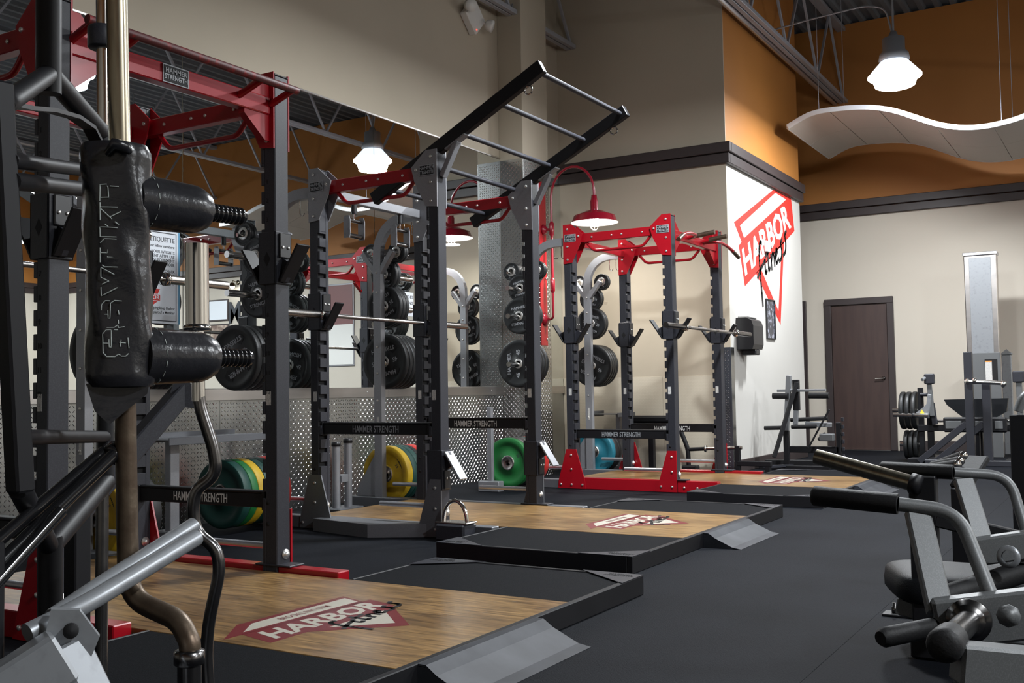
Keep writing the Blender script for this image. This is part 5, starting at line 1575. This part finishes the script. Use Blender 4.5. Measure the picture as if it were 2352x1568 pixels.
MB().tube([Y2((-2.203, 12.900, 0.785)), Y2((-2.078, 12.900, 0.783))], 0.022, 10).build('pivot_pin', 'charcoal_paint', c2)
MB().beam(Y2((-2.073, 12.850, 0.688)), Y2((-2.044, 12.850, 0.436)), 0.03, 0.06, up=(1, 0, 0), b=0.004).build('link_arm', 'charcoal_paint', c2)
MB().tube([Y2((-2.041, 12.900, 0.480)), Y2((-1.217, 12.900, 0.481))], 0.020, 14).build('axle', 'chrome', c2)
MB().box(pp.x - 0.05, pp.x + 1.15, pp.y - 0.05, pp.y + 0.05, 0.36, 0.43, 0.004).build('frame_rail', 'black_paint', c2)
MB().box(pp.x - 0.10, pp.x + 0.22, -0.35, 0.45, 0.0, 0.06, 0.005).build('base_beam', 'black_paint', c2)
MB().tube([(pp.x - 0.32, pp.y, 0.60), (pp.x, pp.y, 0.60)], 0.024, 12).build('storage_peg', 'chrome', c2)
MB().tube([(pp.x - 0.25, pp.y, 0.20), (pp.x, pp.y, 0.20)], 0.024, 12).build('storage_peg', 'chrome', c2)
big = [(-2.05 + pp.x - 0.085 - 0.066 * k) for k in range(3)]
for k, xx_ in enumerate(big):
    o = bpy.data.objects.new('weight_plate', PLATE['45'])
    COL.objects.link(o)
    o.location = (xx_, 12.9 + pp.y, 0.60)
    o.rotation_euler = (0, 0, math.pi / 2 * -1)
    tag(o, '%s large plate stored on the upper peg of the machine by the door' % ('innermost', 'middle', 'outermost')[k], 'weight plate', 'large plates on the machine by the door')
for k in range(3):
    o = bpy.data.objects.new('weight_plate', PLATE['25'])
    COL.objects.link(o)
    o.location = (-2.05 + pp.x - 0.075 - 0.055 * k, 12.9 + pp.y, 0.20)
    o.rotation_euler = (0, 0, -math.pi / 2)
    tag(o, '%s medium plate stored on the low peg of the machine by the door' % ('innermost', 'middle', 'outermost')[k], 'weight plate', 'medium plates on the machine by the door')

# twin-post row machine
c3 = thing('row_machine', 'dark twin-post row machine with a chrome T-handle and black chest pad', 'gym machine', (-1.55, 12.6, 0))
oc3 = V(c3.location)
def Y3(p):
    return V(p) - oc3
for (a, h_) in (((-1.622, 12.500, 0.042), 808), ((-1.446, 12.500, 0.045), 880)):
    a = Y3(a)
    zt = Y3((-1.581, 12.500, 1.255)).z if h_ == 808 else Y3((-1.416, 12.500, 0.904)).z
    MB().beam((a.x, a.y, 0.0), (a.x, a.y, zt), 0.10, 0.085, up=(1, 0, 0), b=0.005).build('front_post', 'charcoal_paint', c3)
    MB().beam((a.x - 0.55, a.y, 0.03), (a.x - 0.04, a.y, 0.46), 0.06, 0.07, b=0.004).build('diagonal_brace', 'charcoal_paint', c3)
MB().tube([Y3((-1.643, 12.350, 0.928)), Y3((-1.227, 12.350, 0.901))], 0.022, 16).build('cross_handle', 'chrome', c3)
for p_ in ((-1.617, 12.350, 0.927), (-1.546, 12.350, 0.935), (-1.262, 12.350, 0.892)):
    MB().lathe([(0.022, -0.02), (0.036, -0.012), (0.036, 0.012), (0.022, 0.02)], Y3(p_), X, 16).build('handle_collar', 'chrome', c3)
pdp = Y3((-1.604, 13.000, 0.682))
MB().prism([(-0.36, 0.04), (0.32, 0.05), (0.30, -0.10), (0.10, -0.22), (-0.10, -0.22), (-0.33, -0.02)], pdp, X, Z, Y, 0.10).build('chest_pad', 'vinyl', c3)
bxp = Y3((-1.611, 12.800, 0.439))
MB().obox(bxp, (X, Y, Z), (0.33, 0.06, 0.085), 0.015).build('weight_box', 'black_paint', c3)
for dx in (-0.22, 0.06, 0.25):
    MB().obox((bxp.x + dx, bxp.y - 0.062, bxp.z), (X, Y, Z), (0.085 if dx < 0.2 else 0.04, 0.003, 0.042), 0.002).build('box_plate', 'silver_machine', c3)
MB().beam((bxp.x, bxp.y, 0.0), (bxp.x, bxp.y, bxp.z - 0.08), 0.09, 0.09, b=0.005).build('pad_post', 'black_paint', c3)
MB().beam((pdp.x, pdp.y + 0.05, 0.0), (pdp.x, pdp.y + 0.05, pdp.z - 0.20), 0.08, 0.08, b=0.005).build('pad_post', 'black_paint', c3)
MB().box(-0.55, 0.45, -0.18, -0.05, 0.0, 0.06, 0.005).build('base_beam', 'charcoal_paint', c3)
for sx in (-1, 1):
    MB().tube([(pdp.x + sx * 0.30, pdp.y + 0.02, pdp.z - 0.20), (pdp.x + sx * 0.22, pdp.y + 0.02, pdp.z - 0.26)], 0.025, 12).build('pad_handle', 'foam_grip', c3)

# selector weight stack tower
c4 = thing('weight_stack_tower', 'tall silver weight stack tower behind the twin-post row machine', 'gym machine', (-1.62, 14.05, 0))
tl, trr = V((-1.820, 14.050, 2.530)), V((-1.453, 14.050, 2.500))
w2 = (trr.x - tl.x) / 2
cxm = (trr.x + tl.x) / 2 + 1.62
zt = tl.z
MB().box(cxm - w2, cxm + w2, -0.10, 0.10, 0.0, zt - 0.04, 0.008).build('tower_shroud', 'rail_steel', c4)
MB().box(cxm - w2 + 0.06, cxm + w2 - 0.06, -0.108, -0.10, 1.2, zt - 0.07, 0.003).build('shroud_panel', 'light_machine', c4)
MB().box(cxm - w2 - 0.012, cxm + w2 + 0.012, -0.115, 0.115, zt - 0.04, zt, 0.006).build('tower_cap', 'steel_conduit', c4)
MB().box(cxm - w2 - 0.01, cxm + w2 + 0.01, -0.14, -0.11, 0.0, 1.28, 0.006).build('stack_guard', 'silver_machine', c4)
MB().box(cxm + 0.02, cxm + 0.16, -0.150, -0.141, 0.92, 1.20, 0.003).build('stack_window', 'slot_black', c4)
lb = MB().box(cxm + 0.025, cxm + 0.10, -0.154, -0.151, 0.94, 1.18, 0.001).build('load_label', 'sticker', c4)
MB().box(cxm + 0.025, cxm + 0.10, -0.1555, -0.1541, 1.165, 1.18, 0.0005).build('label_header', 'orange_print', c4)

wp = thing('white_post', 'pale square post with a pointed cap beside the weight stack tower', 'post', (-1.36, 14.6, 0))
a, b_ = V((-1.494, 14.600, 1.264)), V((-1.383, 14.600, 1.260))
hw = (b_.x - a.x) / 2
xm = (a.x + b_.x) / 2 + 1.36
MB().box(xm - hw, xm + hw, -hw, hw, 0.0, a.z, 0.006).build('post_shaft', 'light_machine', wp)
MB().box(xm - hw - 0.01, xm + hw + 0.01, -hw - 0.01, hw + 0.01, a.z, a.z + 0.025, 0.004).build('post_collar', 'light_machine', wp)
MB().lathe([(0.0, 0.05), (hw * 1.3, 0.0), (0.0, 0.0)], (xm, 0, a.z + 0.025), Z, 4, 0, False).build('post_cap', 'light_machine', wp)

c5 = thing('press_lever', 'grey upright lever with a dark head at the right edge', 'gym machine', (-1.02, 13.0, 0))
oc5 = V(c5.location)
hd = V((-1.165, 13.000, 0.973)) - oc5
MB().obox(hd, (X, Y, Z), (0.06, 0.06, 0.065), 0.012).build('lever_head', 'charcoal_paint', c5)
MB().beam((hd.x, hd.y, hd.z - 0.06), (hd.x + 0.01, hd.y, 0.0), 0.07, 0.06, up=(1, 0, 0), b=0.005).build('lever_post', 'silver_machine', c5)
MB().box(hd.x - 0.15, hd.x + 0.25, -0.2, 0.2, 0.0, 0.05, 0.005).build('lever_base', 'black_paint', c5)

# black glute bench behind the far rack
c6 = thing('hip_bench', 'black padded bench with a loaded-bar arm behind the far red rack', 'bench', (-3.95, 10.36, 0))
oc6 = V(c6.location)
def Y6(p):
    return V(p) - oc6
pdq = Y6((-4.490, 10.360, 0.574))
MB().box(pdq.x - 0.26, pdq.x + 0.26, -0.11, 0.11, pdq.z - 0.035, pdq.z + 0.04, 0.02).build('bench_pad', 'vinyl', c6)
MB().box(pdq.x - 0.26, pdq.x + 0.26, -0.08, 0.08, pdq.z - 0.06, pdq.z - 0.036, 0.004).build('pad_board', 'light_machine', c6)
MB().tube([p - oc6 for p in fillet([(-4.184, 10.360, 0.473), (-4.101, 10.360, 0.267), (-4.096, 10.360, 0.094)], 0.06)], 0.024, 14).build('bench_leg', 'black_paint', c6)
MB().tube([Y6((-4.102, 10.360, 0.258)), Y6((-3.899, 10.360, 0.270))], 0.020, 12).build('bar_arm', 'black_paint', c6)
MB().tube([Y6((-3.899, 10.360, 0.270)), Y6((-3.514, 10.360, 0.285))], 0.0175, 14).build('bar_sleeve', 'chrome', c6)
MB().lathe([(0.017, -0.008), (0.036, -0.008), (0.036, 0.008), (0.017, 0.008)], Y6((-3.904, 10.360, 0.270)), X, 18).build('bar_collar', 'chrome', c6)
lg2 = Y6((-3.560, 10.360, 0.284))
MB().beam((lg2.x, 0, 0), (lg2.x, 0, lg2.z + 0.02), 0.05, 0.05, b=0.004).build('bench_leg', 'black_paint', c6)
MB().box(pdq.x - 0.05, pdq.x + 0.01, -0.03, 0.03, 0.0, pdq.z - 0.06, 0.004).build('bench_leg', 'black_paint', c6)
lg3 = Y6((-4.096, 10.360, 0.094))
MB().box(lg3.x - 0.06, lg3.x + 0.10, -0.06, 0.06, 0.0, max(lg3.z, 0.05), 0.01).build('bench_foot', 'black_paint', c6)
MB().box(lg2.x, lg2.x + 0.35, -0.03, 0.03, 0.10, 0.15, 0.004).build('bench_rail', 'black_paint', c6)
MB().box(lg2.x + 0.29, lg2.x + 0.34, -0.03, 0.03, 0.0, 0.10, 0.004).build('bench_leg', 'black_paint', c6)

# ------------------------------------------------------------------ printed things
et = thing('etiquette_poster', 'white gym floor etiquette poster stuck on the mirror', 'poster', (WX, 4.69, 1.40))
MB().box(0.0, 0.004, -0.31, 0.292, 0.0, 0.64, 0.0008).build('poster_sheet', 'poster_white', et)
fr = MB()
for (a, b_, c, d_) in ((-0.29, -0.284, 0.02, 0.62), (0.255, 0.261, 0.02, 0.62), (-0.29, 0.261, 0.62, 0.626), (-0.29, 0.261, 0.016, 0.022)):
    fr.box(0.0042, 0.0050, a, b_, c, d_, 0)
fr.build('poster_border', 'ink', et)
MB().box(0.0002, 0.0045, 0.276, 0.292, 0.0, 0.64, 0.0005).build('poster_edge', 'poster_blue', et)
LINES = [('GYM FLOOR ETIQUETTE', 0.046, 0.575), ('Please respect your fellow members:', 0.028, 0.53), ('RE-RACK YOUR WEIGHTS', 0.030, 0.49), ('WIPE DOWN EQUIPMENT AFTER USE', 0.030, 0.462), ('DO NOT DROP / MISUSE EQUIPMENT', 0.030, 0.434), ('NO YELLING OR USE OF FOUL', 0.030, 0.406),
         ('NO CHALK', 0.030, 0.36), ('SHOES & ATTIRE MUST BE WORN AT', 0.030, 0.332), ('ALL TIMES ON GYM FLOOR', 0.030, 0.304), ('AND EQUIPMENT', 0.030, 0.276), ('Thank you for helping keep Harbor', 0.028, 0.105), ('Fitness a part of a Member', 0.028, 0.075)]
for s, sz, zz in LINES:
    letter(s, sz, 'ink', et, (0.0046, 0.245, zz), Y, Z, 0.004, 'printed_line', 0.9, 'RIGHT')
em = MB()
em.prism([(-0.04, 0.235), (0.12, 0.235), (0.10, 0.20), (-0.04, 0.20)], (0.0042, 0, 0), Y, Z, X, 0.0004)
em.prism([(-0.06, 0.195), (0.12, 0.195), (0.12, 0.155), (-0.06, 0.155)], (0.0042, 0, 0), Y, Z, X, 0.0004)
em.prism([(0.0, 0.150), (0.10, 0.150), (0.05, 0.115)], (0.0042, 0, 0), Y, Z, X, 0.0004)
em.build('printed_emblem', 'logo_red', et)
letter('HARBOR', 0.042, 'poster_white', et, (0.0052, 0.03, 0.175), Y, Z, 0.02)
sgn = thing('bench_sign', 'small pale sign about benches stuck on the mirror', 'sign', (WX, 7.615, 1.60))
MB().box(0.0, 0.003, -0.09, 0.09, 0.0, 0.22, 0.0006).build('sign_sheet', 'poster_white', sgn)
for k, s in enumerate(('BENCHES', 'STRONG')):
    letter(s, 0.040, 'ink', sgn, (0.0036, 0, 0.175 - 0.055 * k), Y, Z, 0.01)

# things on the far wall that show up in the mirror
pst = thing('museum_poster', 'tall mauve and white framed poster on the far wall seen in the mirror', 'poster', (1.60, YF, 1.42))
MB().box(-0.55, 0.55, -0.02, 0.0, 0.0, 1.55, 0.004).build('poster_frame', 'silver_paint', pst)
MB().box(-0.52, 0.52, -0.024, -0.02, 0.78, 1.52, 0.001).build('poster_top', 'poster_mauve', pst)
MB().box(-0.52, 0.52, -0.024, -0.02, 0.03, 0.78, 0.001).build('poster_bottom', 'plastic_white', pst)
fgp = MB()
fgp.prism([(0.22, 0.03), (0.45, 0.03), (0.42, 0.45), (0.46, 0.85), (0.40, 1.02), (0.34, 1.16), (0.28, 1.16), (0.27, 1.02), (0.18, 0.90), (0.20, 0.45)], (0, -0.0242, 0), X, Z, -Y, 0.001)
fgp.build('printed_figure', 'charcoal_steel', pst)
mlet = letter('M', 0.62, 'ink', None, (4.14, YF - 0.012, 2.55), X, Z, 0.01, 'wall_letter', 0.75, depth=0.012)
tag(mlet, 'big black letter M mounted on the far wall seen in the mirror', 'letter')
for (x0_, x1_, z0_, z1_, mt, lab) in ((4.32, 4.95, 2.42, 2.86, 'poster_white', 'pale framed certificate on the far wall above the group photograph'), (4.30, 4.85, 1.95, 2.36, 'poster_photo', 'framed group photograph on the far wall below the certificate')):
    fp_ = thing('wall_picture', lab, 'picture', ((x0_ + x1_) / 2, YF, z0_))
    hw_, hh_ = (x1_ - x0_) / 2, z1_ - z0_
    MB().box(-hw_, hw_, -0.02, 0, 0, hh_, 0.004).build('picture_frame', 'trim_brown', fp_)
    MB().box(-hw_ + 0.03, hw_ - 0.03, -0.023, -0.02, 0.03, hh_ - 0.03, 0.001).build('print', mt, fp_)
scn = thing('wall_sconce', 'small brass wall lamp glowing above the letter M on the far wall', 'lamp', (4.05, YF, 3.12))
MB().lathe([(0, 0), (0.05, 0), (0.05, 0.015), (0, 0.02)], (0, 0, 0.05), -Y, 16).build('wall_plate', 'brass_steel', scn)
MB().tube(fillet([(0, -0.01, 0.05), (0, -0.16, 0.08), (0, -0.16, 0.02)], 0.04), 0.009, 10).build('lamp_arm', 'brass_steel', scn)
MB().lathe([(0.02, 0.02), (0.05, 0.0), (0.08, -0.06)], (0, -0.16, 0.02), Z, 18).build('lamp_shade', 'brass_steel', scn)
MB().lathe([(0, 0), (0.04, -0.01), (0.05, -0.05), (0.03, -0.09), (0, -0.10)], (0, -0.16, 0.015), Z, 16).build('light_bulb', 'bulb_glow', scn)

# power outlet in the tread plate
ol = thing('wall_outlet', 'small power outlet set in the diamond plate wainscot', 'outlet', (WX + 0.002, 8.07, 0.33))
MB().box(0, 0.006, -0.04, 0.04, -0.06, 0.06, 0.003).build('outlet_plate', 'rail_steel', ol)
for dz in (-0.025, 0.025):
    MB().box(0.006, 0.009, -0.018, 0.018, dz - 0.016, dz + 0.016, 0.004).build('socket_face', 'plastic_white', ol)
